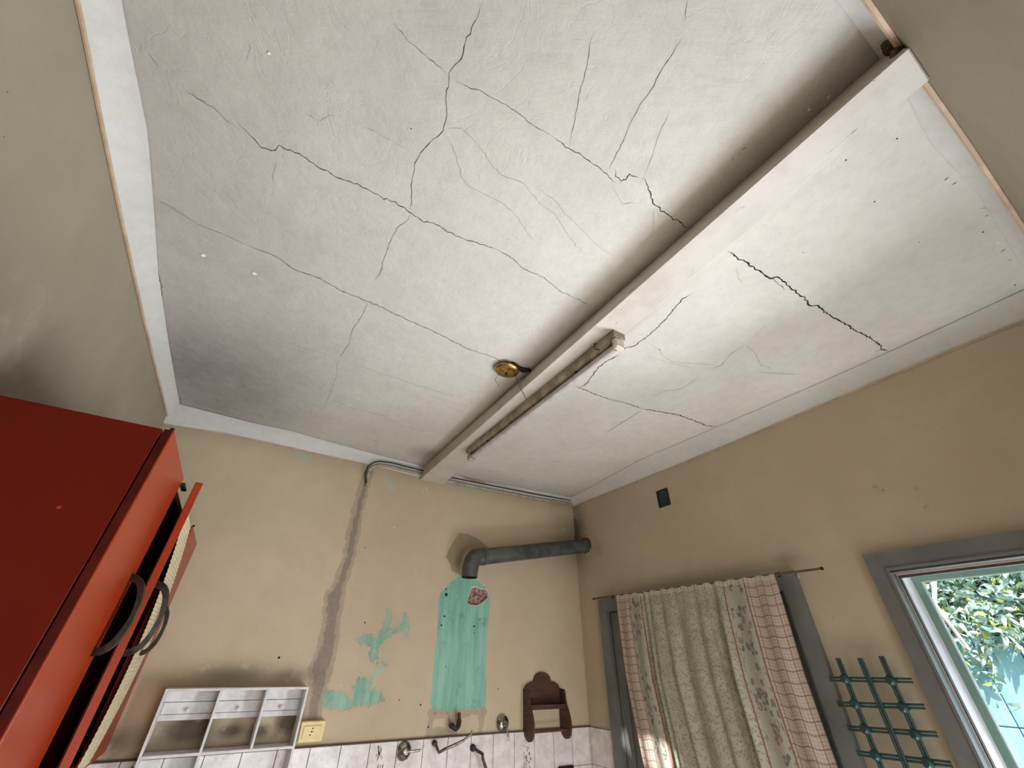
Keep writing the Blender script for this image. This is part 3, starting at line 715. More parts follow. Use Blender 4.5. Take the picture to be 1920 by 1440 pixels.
# crumbled bit at the far end
m = MB()
for k in range(10):
    c = np.array([.80 + rng.uniform(-.04, .02), YD + .012, 2.80 + rng.uniform(-.012, .03)]); s_ = rng.uniform(.006, .012)
    m.lathe([(-s_, 0), (-s_ * .4, s_ * .9), (s_ * .5, s_), (s_, 0)], c, rng.normal(size=3), 6)
tag(m.build('loose_mortar', simple('brown_mortar', srgb(88, 70, 50), srgb(60, 48, 36), 60, .95), kind='stuff'), 'brown crumbled mortar in the corner above the near end of the beam', 'mortar')

lamp = thing('fluorescent_lamp', 'slim grimy fluorescent batten lamp fixed under the white beam', 'lamp', (.85, 1.28, zb))
ya, yb = .712, 1.86
def fx(y): return .838 - (y - ya) / (yb - ya) * .018
m = MB(); w1 = .050
m.hexa([(fx(ya), ya, zb - .028), (fx(ya) + w1, ya, zb - .028), (fx(yb) + w1, yb, zb - .028), (fx(yb), yb, zb - .028), (fx(ya) - .002, ya, zb - .001), (fx(ya) + w1 + .002, ya, zb - .001), (fx(yb) + w1 + .002, yb, zb - .001), (fx(yb) - .002, yb, zb - .001)])
m.build('housing', LAMPW, lamp)
m = MB(); m.tube([(fx(y) + .026, y, zb - .052) for y in (ya + .03, (ya + yb) / 2, yb - .03)], .0125, 14); m.build('tube', TUBE, lamp, smooth=True, label='unlit grey fluorescent tube')
m = MB(); m.hexa([(fx(ya) + .010, ya + .02, zb - .0345), (fx(ya) + .042, ya + .02, zb - .0345), (fx(yb) + .042, yb - .02, zb - .0345), (fx(yb) + .010, yb - .02, zb - .0345), (fx(ya) + .004, ya + .02, zb - .0285), (fx(ya) + w1 - .004, ya + .02, zb - .0285), (fx(yb) + w1 - .004, yb - .02, zb - .0285), (fx(yb) + .004, yb - .02, zb - .0285)]); m.build('reflector', LAMPW, lamp)
for y, mt, lb in ((ya + .002, simple('lampholder_white', srgb(214, 200, 184), None, 30, .5), 'pale lampholder with a scorched brown end'), (yb - .028, LAMPW, None)):
    m = MB(); x = fx(y); m.box((x + .004, y, zb - .072), (x + .046, y + .022, zb - .028), .005); h_ = m.build('lampholder', mt, lamp, label=lb)
    if lb:
        m = MB(); m.lathe([(0, 0), (0, .013), (.012, .012), (.014, 0)], (x + .026, y + .022, zb - .052), (0, 1, 0), 12); e = m.build('scorched_cap', BROWNE, h_); e.location = (0, 0, 0)
for u, v in ((1083, 696), (921, 826), (1113, 652)):
    p = hit(u, v, 'z', zb - .03); y = p[1]
    m = MB()
    if v == 652:
        m.tube([(fx(y) - .002, y, zb - .004), (fx(y) - .012, y, zb - .010), (fx(y) - .014, y, zb - .026), (fx(y) - .004, y, zb - .034), (fx(y) + .006, y - .004, zb - .030)], .0022, 6)
        m.build('wire_hook', DARKM, lamp)
    else:
        m.box((fx(y) + .012, y - .004, zb - .040), (fx(y) + .040, y + .004, zb - .034)); m.build('tube_clip', DARKM, lamp)

rose = thing('ceiling_rose', 'dish-shaped aged brass ceiling rose hanging loose beside the beam', 'ceiling rose', (.69, 1.20, 2.83))
ax = Vector((-.06, .05, -1)).normalized()
m = MB(); m.lathe([(-.010, .049), (-.006, .0535), (-.001, .052), (.004, .045), (.009, .034), (.012, .020), (.0135, .008), (.014, 0)], (.690, 1.203, 2.834), ax, 32)
m.build('brass_dish', BRASS, rose, smooth=True)
m = MB(); m.lathe([(.012, .006), (.024, .005), (.026, 0)], (.690, 1.203, 2.834), ax, 10); m.build('centre_nut', DARKM, rose)
m = MB()
for k in range(9):
    c = hit(962 + k * 4.5, 682 + k * 1.9 + rng.uniform(-2, 2), 'z', 2.849); q_ = rng.uniform(.004, .009)
    m.lathe([(-q_, 0), (-q_ * .3, q_), (q_ * .5, q_ * .8), (q_, 0)], c, rng.normal(size=3), 7)
m.build('charred_terminal', BLACK, rose)
p0 = hit(968, 708, 'z', 2.815); p1 = hit(975, 728, 'x', .746); p2 = hit(982, 738, 'x', .758); p3 = hit(987, 750, 'z', 2.752)
m = MB(); m.tube([(p0[0], p0[1], 2.826), p0, p1, p2, p3], .0014, 6); m.build('dangling_wire', WIRE, rose)
m = MB(); a = hit(928, 712, 'z', 2.835); b = hit(936, 724, 'z', 2.82); m.tube([(.672, 1.235, 2.842), a, b], .0012, 6); m.build('dangling_wire', WIRE, rose)

# ------------------------------------------------------------------ conduit on the back wall
pts = [hit(u, v, 'y', YA - .012) for u, v in [(689, 912), (689, 895), (692, 882), (700, 875), (712, 872), (735, 876), (783, 888), (840, 902), (900, 915), (1000, 934), (1077, 946)]]
m = MB(); m.tube(pts, .010, 8, flat=1.0)
tag(m.build('wall_conduit', simple('conduit_offwhite', srgb(176, 164, 146), srgb(150, 138, 120), 24, .6), smooth=True), 'thin off-white conduit running below the ceiling on the back wall', 'conduit')
pts = [hit(u, v, 'y', YA - .026) for u, v in [(687, 905), (685, 888), (690, 874), (700, 867), (712, 865), (735, 868), (783, 880), (845, 895), (900, 906), (1000, 926), (1068, 938), (1074, 938)]]
m = MB(); m.tube(pts, .0042, 6)
tag(m.build('black_cable', CABLE, smooth=True), 'black cable bending over from the mortar strip and resting on the conduit', 'cable')

# ------------------------------------------------------------------ flue pipe
fl_ = thing('flue_pipe', 'dark grey enamelled flue pipe with an elbow running into the corner of the right wall', 'pipe', (1.11, 2.32, 2.2))
P0 = Vector(hit(880, 1083, 'y', 2.32)); P1 = Vector(hit(884, 1046, 'y', 2.32)); P2 = Vector(hit(912, 1040, 'y', 2.32)); P3 = Vector(hit(1112, 1024, 'y', 2.32)); P3.x = XB + .02
rp = .047
m = MB(); m.tube([P0, P0 + Vector((0, 0, .004)), P0 + (P1 - P0) * .55], [rp - .001, rp, rp], 28, cap=False)
m.build('lower_stub', FLUE, fl_, smooth=True)
m = MB(); m.lathe([(0, rp - .004), (.05, rp - .004), (.05, 0)], P0 + Vector((0, 0, .001)), (0, 0, 1), 24); m.build('inner_shadow_lining', HOLE, fl_, smooth=True)
arc = []
a0, a2 = P0 + (P1 - P0) * .5, P1 + (P3 - P1).normalized() * .062
dirv = (P3 - a2).normalized()
for k in range(9):
    t = k / 8; arc.append((1 - t) ** 2 * a0 + 2 * t * (1 - t) * (P1 + Vector((.006, 0, .018))) + t * t * a2)
arc = [a0 - Vector((0, 0, .012))] + arc + [a2 + dirv * .012]
m = MB(); m.tube(arc, rp + .0015, 28, cap=False); m.build('elbow', FLUE, fl_, smooth=True)
m = MB(); m.tube([a2, a2 + dirv * .01, P3], rp, 28, cap=False); m.build('long_run', FLUE, fl_, smooth=True)
for s_ in (.004, .022):
    m = MB(); c = a2 + dirv * s_; m.tube([c, c + dirv * .004, c + dirv * .009], [rp + .001, rp + .0035, rp + .001], 28, cap=False); m.build('seam_ring', FLUE, fl_, smooth=True)
m = MB(); c = P3 - dirv * .035; m.tube([c, c + dirv * .003, c + dirv * .03], [rp, rp + .006, rp + .005], 28, cap=False); m.build('wall_collar', simple('collar_green_grey', srgb(70, 78, 64), srgb(52, 58, 50), 30, .6), fl_, smooth=True)
m = MB()
for k in range(26):
    a = rng.uniform(-2.4, .9); rr = rp + rng.uniform(.002, .022); s_ = rng.uniform(.004, .011)
    c = (XB - .003, P3.y + math.cos(a) * rr, P3.z + math.sin(a) * rr)
    m.lathe([(-s_ * .6, 0), (-s_ * .2, s_ * .9), (s_ * .3, s_ * .7), (s_ * .5, 0)], c, (-1 + rng.normal(0, .3), rng.normal(0, .3), rng.normal(0, .3)), 6)
tag(m.build('broken_plaster', simple('crumbling_plaster', srgb(206, 190, 160), srgb(160, 142, 112), 50, .9), kind='stuff'), 'crumbled pale plaster around the hole of the flue pipe', 'plaster')

# ------------------------------------------------------------------ vent grille
vg = thing('vent_grille', 'small black slatted ventilation grille high on the right wall', 'vent', (XB, 1.575, 2.63))
m = MB(); frame_ring(m, V0[0] - .004, V0[1] + .004, V0[2] - .004, V0[3] + .004, .007, XB - .004, XB + .02); m.build('grille_frame', simple('grille_dark', srgb(34, 40, 38), None, 30, .6), vg)
m = MB(); m.box((XB + .05, V0[0] - .01, V0[2] - .01), (XB + .055, V0[1] + .01, V0[3] + .01)); m.build('duct_back', HOLE, vg)
sl = None
for k in range(6):
    z = V0[2] + .008 + k * .0155
    if sl is None:
        m = MB(); m.box((-.007, -.038, -.0015), (.007, .038, .0015)); sl = m.build('slat', simple('slat_dark', srgb(78, 92, 94), srgb(60, 70, 72), 30, .5), vg); o = sl
    else: o = sl.copy(); link(o, vg)
    o.rotation_euler = (0, R(38), 0); o.location = Vector((XB + .008, 1.575, z)) - vg.location
dy = MB()

# ------------------------------------------------------------------ red wall cabinet
CX, CY0, CY1, CZ0, CZ1 = -.25, 1.118, YA - .004, 1.515, 2.235
cab = thing('wall_cabinet', 'glossy red kitchen wall cabinet with its middle door ajar', 'cabinet', (XL, 1.78, CZ0))
xb_ = XL + .002; dx = CX - .019
m = MB(); m.box((xb_, CY0, CZ0), (dx - .003, CY0 + .018, CZ1 - .002), .001); m.build('side_panel', RED_SHADED, cab)
m = MB(); m.box((xb_, CY1 - .018, CZ0), (dx - .003, CY1, CZ1 - .002), .001); m.build('side_panel', RED_SHADED, cab)
m = MB(); m.box((xb_, CY0 + .018, CZ1 - .022), (dx - .003, CY1 - .018, CZ1 - .004)); m.build('top_panel', REDI, cab)
m = MB(); m.box((xb_, CY0 + .018, CZ0), (dx - .003, CY1 - .018, CZ0 + .018)); m.build('bottom_panel', REDI, cab)
m = MB(); m.box((xb_, CY0 + .018, CZ0 + .018), (xb_ + .006, CY1 - .018, CZ1 - .022)); m.build('back_panel', REDI, cab)
m = MB(); m.box((xb_ + .006, CY0 + .018, 1.86), (dx - .02, CY1 - .018, 1.876)); m.build('shelf', REDI, cab)
m = MB(); m.box((xb_ + .006, 1.812, CZ0 + .018), (dx - .004, 1.828, CZ1 - .022)); m.build('divider', REDI, cab)
def handle(name, c, out, along, L, prj, w_, parent):
    """arched iron bow handle: c middle of the base, out outward, along vertical axis"""
    out = Vector(out).normalized(); along = Vector(along).normalized(); side = out.cross(along)
    m = MB(); n = 14; prev = None
    for k in range(n + 1):
        t = k / n; th = t * math.pi
        p = Vector(c) + along * (-math.cos(th) * L / 2) + out * (math.sin(th) ** .8 * prj)
        tp = along * (math.sin(th)) + out * (math.cos(th)); tp.normalize(); nn = side.cross(tp).normalized()
        thk = .0045 + .0035 * abs(math.cos(th)); ww = w_ * (.5 + .5 * math.sin(th)) if 0 < k < n else w_ * .25
        ring = [m.bm.verts.new(p + side * (sx * ww / 2) + nn * (sn * thk)) for sx, sn in ((-1, -1), (1, -1), (1, 1), (-1, 1))]
        if prev:
            for q in range(4): m.bm.faces.new([prev[q], prev[(q + 1) % 4], ring[(q + 1) % 4], ring[q]])
        else: m.bm.faces.new(ring[::-1])
        prev = ring
    m.bm.faces.new(prev)
    h_ = m.build(name, IRON, parent, smooth=True); h_.location = (0, 0, 0)
    return h_
def cab_door(y0, y1, ang=0, lab=None):
    """hinged on y1 (far side); local build then rotated about the hinge"""
    m = MB(); m.box((dx, y0 + .0015, CZ0), (CX, y1 - .0015, CZ1), .0015, Matrix.Rotation(ang, 3, 'Z'), Vector((dx, y1, 0))) if ang else m.box((dx, y0 + .0015, CZ0), (CX, y1 - .0015, CZ1), .0015)
    return m.build('door', RED, cab, label=lab)
d1 = cab_door(CY0, 1.469)
m = MB(); m.box((dx + .0005, CY0 + .0002, CZ0 + .001), (CX - .0035, CY0 + .0016, CZ1 - .001)); e_ = m.build('edge_shade', REDI, d1, label='dark maroon strip, shade painted on the door edge'); e_.location = (0, 0, 0)  # thin dark strip painting in the shade on the near edge
handle('handle', (CX, 1.425, 1.885), (1, 0, 0), (0, 0, 1), .155, .042, .028, d1)
angd = R(8.1)
d2 = cab_door(1.478, 1.822, angd, 'door standing ajar')
hc = Vector((CX, 1.522, 1.885)); rt = Matrix.Rotation(angd, 3, 'Z'); pv = Vector((dx, 1.822, 0))
hc2 = rt @ (hc - pv) + pv; ov = rt @ Vector((1, 0, 0))
handle('handle', hc2, ov, (0, 0, 1), .155, .042, .028, d2)
d3 = cab_door(2.075, CY1 - .002)
handle('handle', (CX, 2.13, 1.885), (1, 0, 0), (0, 0, 1), .15, .042, .028, d3)
m = MB(); m.box((dx - .03, 1.50, CZ1 - .016), (CX + .004, 1.508, CZ1 - .004)); m.box((CX - .004, 1.475, CZ1 - .018), (CX + .008, 1.54, CZ1 - .012)); m.build('hinge_arm', IRON, cab)
# black hinge caps on the door corners
for (x, y, z) in ((CX - .006, CY0 + .004, CZ1 + .002), (CX + .0, 2.08, CZ1 + .001)):
    m = MB(); m.lathe([(-.004, 0), (-.003, .004), (.003, .0045), (.005, 0)], (x, y, z), (0, 0, 1), 10); m.build('corner_cap', HOLE, cab)
m = MB(); x, z = hit(110, 951, 'y', CY0)[0], hit(110, 951, 'y', CY0)[2]
m.lathe([(0, .0038), (.001, .0034), (.0014, 0)], (x, CY0, z), (0, -1, 0), 12); m.build('screw_cap', RED, cab)
# ribbed cream liner showing between the doors
lf = [(338, 1000), (326, 1030), (311, 1076), (291, 1125), (264, 1196), (251, 1232), (230, 1281), (187, 1357), (160, 1410), (140, 1448)]
rt_ = [(358, 990), (348, 1010), (334, 1061), (315, 1134), (290, 1183), (273, 1220), (242, 1287), (206, 1357), (180, 1408), (158, 1448)]
m = MB(); rowsl = []
L_ = [hit(u, v, 'x', CX + .004) for u, v in lf]; R__ = [hit(u, v, 'x', CX + .004) for u, v in rt_]
zt = np.linspace(2.212, 1.53, 110)
def yi(Q, z): return float(np.polyval(np.polyfit([p[2] for p in Q], [p[1] for p in Q], 2), z))
prev = None
for i, z in enumerate(zt):
    ya_, yb_ = yi(L_, z), yi(R__, z); off = .004 + (.0016 if i % 2 else 0)
    row = [m.bm.verts.new((CX + off + .002 * math.sin(t * 3.1), ya_ + (yb_ - ya_) * t, z)) for t in (0, .5, 1)]
    if prev:
        for k in range(2): m.bm.faces.new([prev[k], prev[k + 1], row[k + 1], row[k]])
    prev = row
m.build('ribbed_liner', CREAM, cab, label='ribbed cream liner strip between the doors')

# ------------------------------------------------------------------ white shelf rack on the back wall
sx0, sx1, sz1, sz0, sd = -.140, .378, 1.700, 1.18, .095
yf = YA - sd
sh = thing('wall_shelf', 'white painted open shelf rack with three small knobbed drawers', 'shelf', (sx0, YA, sz0))
th = .009
def sbox(a, b, nm, bev=.001, **kw): m = MB(); m.box(a, b, bev); return m.build(nm, WHITEP, sh, **kw)
sbox((sx0, yf, sz0), (sx0 + th, YA - .002, sz1), 'side_panel'); sbox((sx1 - th, yf, sz0), (sx1, YA - .002, sz1), 'side_panel')
sbox((sx0 + th, yf, sz1 - th), (sx1 - th, YA - .002, sz1), 'top_panel')
mid = 1.506
sbox((sx0 + th, yf, mid - th), (sx1 - th, YA - .002, mid), 'shelf_board')
sbox((sx0 + th, yf, sz0), (sx1 - th, YA - .002, sz0 + th), 'shelf_board'); 
c1 = sx0 + (sx1 - sx0) * .362; c2 = sx0 + (sx1 - sx0) * .69
sbox((c1 - th / 2, yf, sz0 + th), (c1 + th / 2, YA - .002, mid - th), 'divider')
for c in (c1, c2): sbox((c - th / 2, yf, mid), (c + th / 2, YA - .002, sz1 - th), 'divider')
for a, b in ((sx0 + th, c1 - th / 2), (c1 + th / 2, c2 - th / 2), (c2 + th / 2, sx1 - th)):
    z1 = sz1 - th
    sbox((a, YA - .020, z1 - .036), (b, YA - .014, z1), 'rail')
    dr = sbox((a + .001, YA - .022, z1 - .074), (b - .001, YA - .004, z1 - .0375), 'drawer')
    m = MB(); m.lathe([(0, .0035), (.005, .003), (.007, .0075), (.012, .008), (.015, .005), (.016, 0)], ((a + b) / 2, YA - .022, z1 - .064), (0, -1, 0), 14); k_ = m.build('knob', WHITEP, dr, smooth=True); k_.location = (0, 0, 0)
    sbox((a, YA - .020, z1 - .094), (b, YA - .012, z1 - .0755), 'rail')

# ------------------------------------------------------------------ socket box
so = thing('power_socket', 'yellowed ivory power socket box beside the white shelf rack', 'socket', (.44, YA, 1.545))
q = [hit(u, v, 'y', YA - .032) for u, v in [(567, 1352), (611, 1352), (604, 1390), (557, 1394)]]
x0, x1 = (q[0][0] + q[3][0]) / 2, (q[1][0] + q[2][0]) / 2; z0, z1 = (q[2][2] + q[3][2]) / 2, (q[0][2] + q[1][2]) / 2
m = MB(); m.box((x0, YA - .032, z0), (x1, YA - .001, z1), .003); m.build('box_body', IVORY, so)
m = MB(); m.box((x0 + .012, YA - .036, z0 + .013), (x1 - .014, YA - .0318, z1 - .015), .0015); fpl = m.build('face_plate', IVORY, so)
xc, zc_ = (x0 + x1) / 2 - .003, (z0 + z1) / 2
for k in (-1, 0, 1):
    m = MB(); m.lathe([(0, .0028), (.0008, .0024), (.001, 0)], (xc + k * .003, YA - .036, zc_ + k * .011), (0, -1, 0), 10); h_ = m.build('pin_hole', HOLE, fpl); h_.location = (0, 0, 0)
m = MB(); m.box((xc - .002, YA - .0369, zc_ - .001), (xc + .010, YA - .0358, zc_ + .001)); h_ = m.build('slot', HOLE, fpl); h_.location = (0, 0, 0)

# ------------------------------------------------------------------ wooden holder on the back wall
hl = thing('paper_holder', 'dark wooden paper roll holder with a scalloped back above the tiles', 'holder', (1.68, YA, 1.5))
HX0 = hit(981, 1330, 'y', YA - .003)[0]; HX1 = hit(1049, 1330, 'y', YA - .003)[0] + .010
def side_poly(x):
    # (depth from wall, height) outline of the shaped side board
    pr_ = [(0, 1.673), (.050, 1.668), (.056, 1.655), (.060, 1.62), (.066, 1.60), (.080, 1.575), (.092, 1.55), (.100, 1.52), (.099, 1.49), (.090, 1.465), (.072, 1.450), (.050, 1.446), (.028, 1.452), (.010, 1.470), (0, 1.495)]
    return [(x, YA - .002 - d, z) for d, z in pr_]
for x in (HX0, HX1 - .011):
    m = MB(); m.prism(side_poly(x), (.011, 0, 0)); m.build('side_board', WOOD, hl)
m = MB(); xm = (HX0 + HX1) / 2; W_ = (HX1 - HX0) / 2 - .008; tops = []
for k in range(33):
    t = -1 + k / 16; a = abs(t)
    if a < .50: z = 1.715 + .040 * math.sqrt(max(0, 1 - (a / .50) ** 2)) - .005
    else: z = 1.672 + .034 * math.sqrt(max(0, 1 - ((a - .50) / .50) ** 1.6))
    tops.append((xm + t * W_, YA - .012, z))
poly = tops + [(xm + W_, YA - .012, 1.588), (xm - W_, YA - .012, 1.588)]
m.prism(poly, (0, .010, 0)); m.build('back_board', WOOD, hl)
m = MB(); m.box((HX0 + .010, YA - .064, 1.580), (HX1 - .010, YA - .004, 1.592), .001); m.build('shelf', WOOD, hl)
m = MB(); m.box((HX0 + .010, YA - .066, 1.580), (HX1 - .010, YA - .060, 1.602), .001); m.build('front_lip', WOOD, hl)
m = MB(); m.tube([(HX0 + .009, YA - .060, 1.487), (HX1 - .009, YA - .060, 1.487)], .0065, 12); m.build('roller_bar', simple('bar_red_wood', srgb(112, 62, 44), srgb(88, 48, 34), 30, .5), hl, smooth=True)

# ------------------------------------------------------------------ taps and fittings
def valve(u, v, lab, lever_dir):
    c = Vector(hit(u, v, 'y', YA - .012)); c.y = YA - .0098
    t = thing('mixer_valve', lab, 'tap', c)
    m = MB(); m.lathe([(0, .036), (.004, .036), (.010, .031), (.016, .022), (.019, .015), (.024, .014), (.034, .013), (.038, .010), (.039, 0)], c, (0, -1, 0), 28); m.build('flange', CHROME, t, smooth=True)
    d = Vector(lever_dir); k = c + Vector((0, -.034, 0))
    m = MB(); m.tube([k, k + d * .02 + Vector((0, -.006, 0)), k + d * .05 + Vector((0, -.014, 0)), k + d * .066 + Vector((0, -.015, 0))], [.006, .0048, .0055, .004], 10); m.build('lever', CHROME, t, smooth=True)
valve(757, 1408, 'round chrome tap valve with its lever pointing right on the tiles', (1, 0, .08))
valve(943, 1356, 'round chrome tap valve with its lever hanging down, beside the wooden holder', (.15, 0, -1))
c = Vector(hit(814, 1393, 'y', YA - .010))
sp = thing('water_spout', 'bent chrome spout slanting up over the tile edge', 'spout', c)
m = MB(); m.lathe([(0, .012), (.006, .012), (.012, .010), (.020, .0095), (.022, 0)], c, (0, -1, 0), 18); m.build('nut', DARKM, sp, smooth=True)
q = [Vector(hit(u, v, 'y', YA - d)) for u, v, d in [(815, 1393, .028), (819, 1401, .040), (823, 1411, .050), (835, 1404, .065), (852, 1397, .080), (870, 1388, .09), (882, 1378, .095), (886, 1369, .097)]]
m = MB(); m.tube(q, [.007, .007, .0075, .0065, .0065, .006, .006, .005], 12); m.build('spout_tube', simple('spout_metal', srgb(150, 148, 138), srgb(100, 98, 86), 50, .3, .9), sp, smooth=True)
c = Vector(hit(886, 1402, 'y', YA - .010))
sp = thing('supply_pipe', 'dark bent supply pipe coming out of the tiles and dropping down', 'pipe', c)
m = MB(); m.lathe([(0, .015), (.010, .015), (.016, .012), (.020, .010), (.021, 0)], c, (0, -1, 0), 18); m.build('nut', DARKM, sp, smooth=True)
q = [Vector(hit(u, v, 'y', YA - d)) for u, v, d in [(890, 1404, .020), (897, 1409, .040), (905, 1414, .055), (905, 1422, .062), (911, 1440, .064), (916, 1460, .064)]]
m = MB(); m.tube(q, .0072, 12); m.build('bent_tube', simple('tube_grey', srgb(98, 96, 86), srgb(70, 68, 60), 50, .4, .6), sp, smooth=True)
c = Vector(hit(848, 1360, 'y', YA - .006))
fb = thing('gas_elbow', 'corroded dark pipe fitting under the green patch', 'pipe fitting', c)
q = [Vector(hit(u, v, 'y', YA - d)) for u, v, d in [(847, 1361, .004), (848, 1361, .030), (855, 1367, .040), (859, 1362, .034), (861, 1352, .030)]]
m = MB(); m.tube(q[:2], .013, 14); m.build('wall_stub', DARKM, fb, smooth=True)
m = MB(); m.tube([q[1] + Vector((-.002, 0, -.002)), q[2], q[3]], [.0105, .0115, .0115], 14); m.build('elbow', DARKM, fb, smooth=True)
m = MB(); m.tube([q[3], q[4], Vector(hit(861, 1347, 'y', YA - .03))], [.0125, .0125, .010], 8); m.build('coupling', DARKM, fb)
m = MB(); m.tube([Vector(hit(861, 1348, 'y', YA - .03)), Vector(hit(861, 1336, 'y', YA - .03))], .008, 12); m.build('riser', simple('rusty_riser', srgb(72, 52, 40), None, 60, .7, .3), fb, smooth=True)
# dark object whose top just shows at the lower edge
a = hit(1047, 1439, 'y', YA - .012); b = hit(1075, 1436, 'y', YA - .012)
m = MB(); m.box((a[0], YA - .022, a[2] - .07), (b[0] - .004, YA - .0098, (a[2] + b[2]) / 2 + .004), .002)
tag(m.build('outlet_cover', HOLE), 'black cover plate on the tiles, its top edge at the bottom of the view', 'cover plate')

# ------------------------------------------------------------------ curtain and rod
rod_a = Vector(hit(1113, 1123, 'x', 1.962)); rod_b = Vector(hit(1541, 1066, 'x', 1.962))
rd = thing('curtain_rod', 'thin brown curtain rod above the grey door, its end sticking out to the right', 'curtain rod', rod_a)
m = MB(); m.tube([rod_a, rod_b], .0048, 10); m.build('rod', simple('rod_brown', srgb(104, 88, 72), srgb(84, 70, 56), 30, .5, .3), rd, smooth=True)
for t in (.10, .86):
    c = rod_a.lerp(rod_b, t); m = MB(); m.tube([c, Vector((2.001, c.y, c.z + .004))], .004, 8); m.lathe([(0, .011), (.003, .010), (.004, 0)], (2.001, c.y, c.z + .004), (-1, 0, 0), 12); m.build('bracket', DARKM, rd)
for c in (rod_a, rod_b):
    m = MB(); m.lathe([(-.006, .0), (-.004, .0065), (.004, .0065), (.006, 0)], c, (0, 1, 0), 10); m.build('end_cap', DARKM, rd)
def curtain_mat():
    n = NB('printed_curtain_cloth'); u, v = n.uv()     # u 0..1 across, v in metres down
    def line(c, per, wd, off=0):
        f = n.math('FRACT', n.math('ADD', n.math('DIVIDE', c, per), off))
        return n.math('LESS_THAN', f, wd)
    def band(a, b): return n.math('MULTIPLY', n.math('GREATER_THAN', u, a), n.math('LESS_THAN', u, b))
    mx = lambda a, b: n.math('MAXIMUM', a, b)
    cmb = n.new('ShaderNodeCombineXYZ'); n.link(u, cmb.inputs[0]); n.link(v, cmb.inputs[1]); vec = cmb.outputs[0]
    # centre: small sprig print
    sv = n.scale(vec, (104, 104, 1))
    d = n.vor(1, sv); sprig = n.math('MULTIPLY', n.ramp(d, .46, .30), n.ramp(n.noise(1.3, 3, .6, sv), .34, .5))
    base = n.mix(n.ramp(n.noise(.15, 3, .6, sv), .4, .6), srgb(188, 180, 164), srgb(172, 171, 152))
    centre = n.mix(n.math('MULTIPLY', sprig, .55), base, srgb(104, 108, 92))
    # floral stripe: larger motifs
    fv = n.scale(vec, (42, 26, 1)); d2 = n.vor(1, fv)
    ring = n.math('MULTIPLY', n.ramp(d2, .46, .38), n.ramp(n.noise(2.5, 4, .6, fv), .42, .5))
    fcol = n.mix(n.ramp(n.noise(.8, 2, .5, fv), .45, .55), srgb(98, 110, 100), srgb(140, 108, 100))
    flor = n.mix(n.math('MULTIPLY', ring, .85), srgb(176, 172, 160), fcol)
    # plaid
    l1 = mx(line(u, .036, .10), line(v, .038, .11)); l2 = mx(line(u, .012, .18), line(v, .011, .18))
    pl = n.mix(n.math('MULTIPLY', l2, .42), srgb(196, 182, 168), srgb(140, 104, 94))
    pl = n.mix(n.math('MULTIPLY', l1, .62), pl, srgb(118, 76, 70))
    col = centre
    col = n.mix(mx(band(.11, .19), band(.755, .845)), col, flor)
    col = n.mix(n.math('MULTIPLY', mx(mx(band(.197, .203), band(.738, .744)), mx(band(.848, .854), band(.104, .108))), .8), col, srgb(140, 78, 74))
    col = n.mix(mx(n.math('LESS_THAN', u, .104), n.math('GREATER_THAN', u, .856)), col, pl)
    hem = n.math('LESS_THAN', v, .022); col = n.mix(n.math('MULTIPLY', hem, .55), col, srgb(206, 198, 180))
    n.bump(n.noise(400, 2, .5, vec), .1, .001)
    n.fin(col, .9, spec=.1)
    tl = n.new('ShaderNodeBsdfTranslucent'); n.link(col, tl.inputs[0]); ms = n.new('ShaderNodeMixShader'); ms.inputs[0].default_value = .12
    n.link(n.b.outputs[0], ms.inputs[1]); n.link(tl.outputs[0], ms.inputs[2]); n.link(ms.outputs[0], n.t.nodes['Material Output'].inputs[0])
    return n.m
ctop_l = hit(1155, 1119, 'x', 1.955); ctop_r = hit(1453, 1079, 'x', 1.955)
nu_, nv_ = 170, 110
verts, faces, uvs = [], [], []
zl, zr = ctop_l[2], ctop_r[2]
for j in range(nv_ + 1):
    tv = j / nv_; 
    for i in range(nu_ + 1):
        s = i / nu_; zt_ = zl + (zr - zl) * s + .006 + .003 * math.sin(s * 90); z = zt_ - tv * (zt_ - .25); drop = zt_ - z
        yl = np.interp(drop, [0, .40, .76, 2], [ctop_l[1], 2.012, 1.965, 1.95]); yr = np.interp(drop, [0, .36, .62, 2], [ctop_r[1], 1.044, 1.035, 1.03])
        g = min(1, drop / .12); op = min(1, .25 + drop * 1.1)
        x = 1.955 - .006 * g
        x += g * (.006 * math.sin(s * 58 + 1.2 * math.sin(drop * 2)) + .010 * op * math.sin(s * 31 + drop * 1.1) * math.exp(-((s - .48) / .33) ** 2))
        for (sc_, wd_, dp) in ((.215, .012, .020), (.68 + .01 * drop, .013, .026), (.34 + .03 * drop, .014, .008), (.44 - .02 * drop, .016, .007), (.56, .016, .007), (.62 + .03 * drop, .012, .007), (.26, .008, .006)):
            x += dp * math.exp(-((s - sc_) / wd_) ** 2) * min(1, .3 + drop * 2)
            x -= dp * .7 * math.exp(-((s - sc_ - wd_ * 1.9) / (wd_ * 1.1)) ** 2) * min(1, .2 + drop * 2)
        if drop < .03: x += .0025 * math.sin(s * 300)
        verts.append((min(x, 1.982), yl + (yr - yl) * s, z)); uvs.append((s, drop))
for j in range(nv_):
    for i in range(nu_):
        a = j * (nu_ + 1) + i; faces.append((a, a + 1, a + nu_ + 2, a + nu_ + 1))
me = bpy.data.meshes.new('curtain'); me.from_pydata(verts, [], faces); uvl = me.uv_layers.new(name='UVMap')
uva = np.array(uvs, np.float32); li = np.array([l.vertex_index for l in me.loops]); uvl.data.foreach_set('uv', uva[li].ravel())
me.materials.append(curtain_mat()); me.polygons.foreach_set('use_smooth', [True] * len(faces))
o = bpy.data.objects.new('curtain', me); link(o); tag(o, 'floral cloth curtain with pink plaid side bands hanging over the grey door', 'curtain')

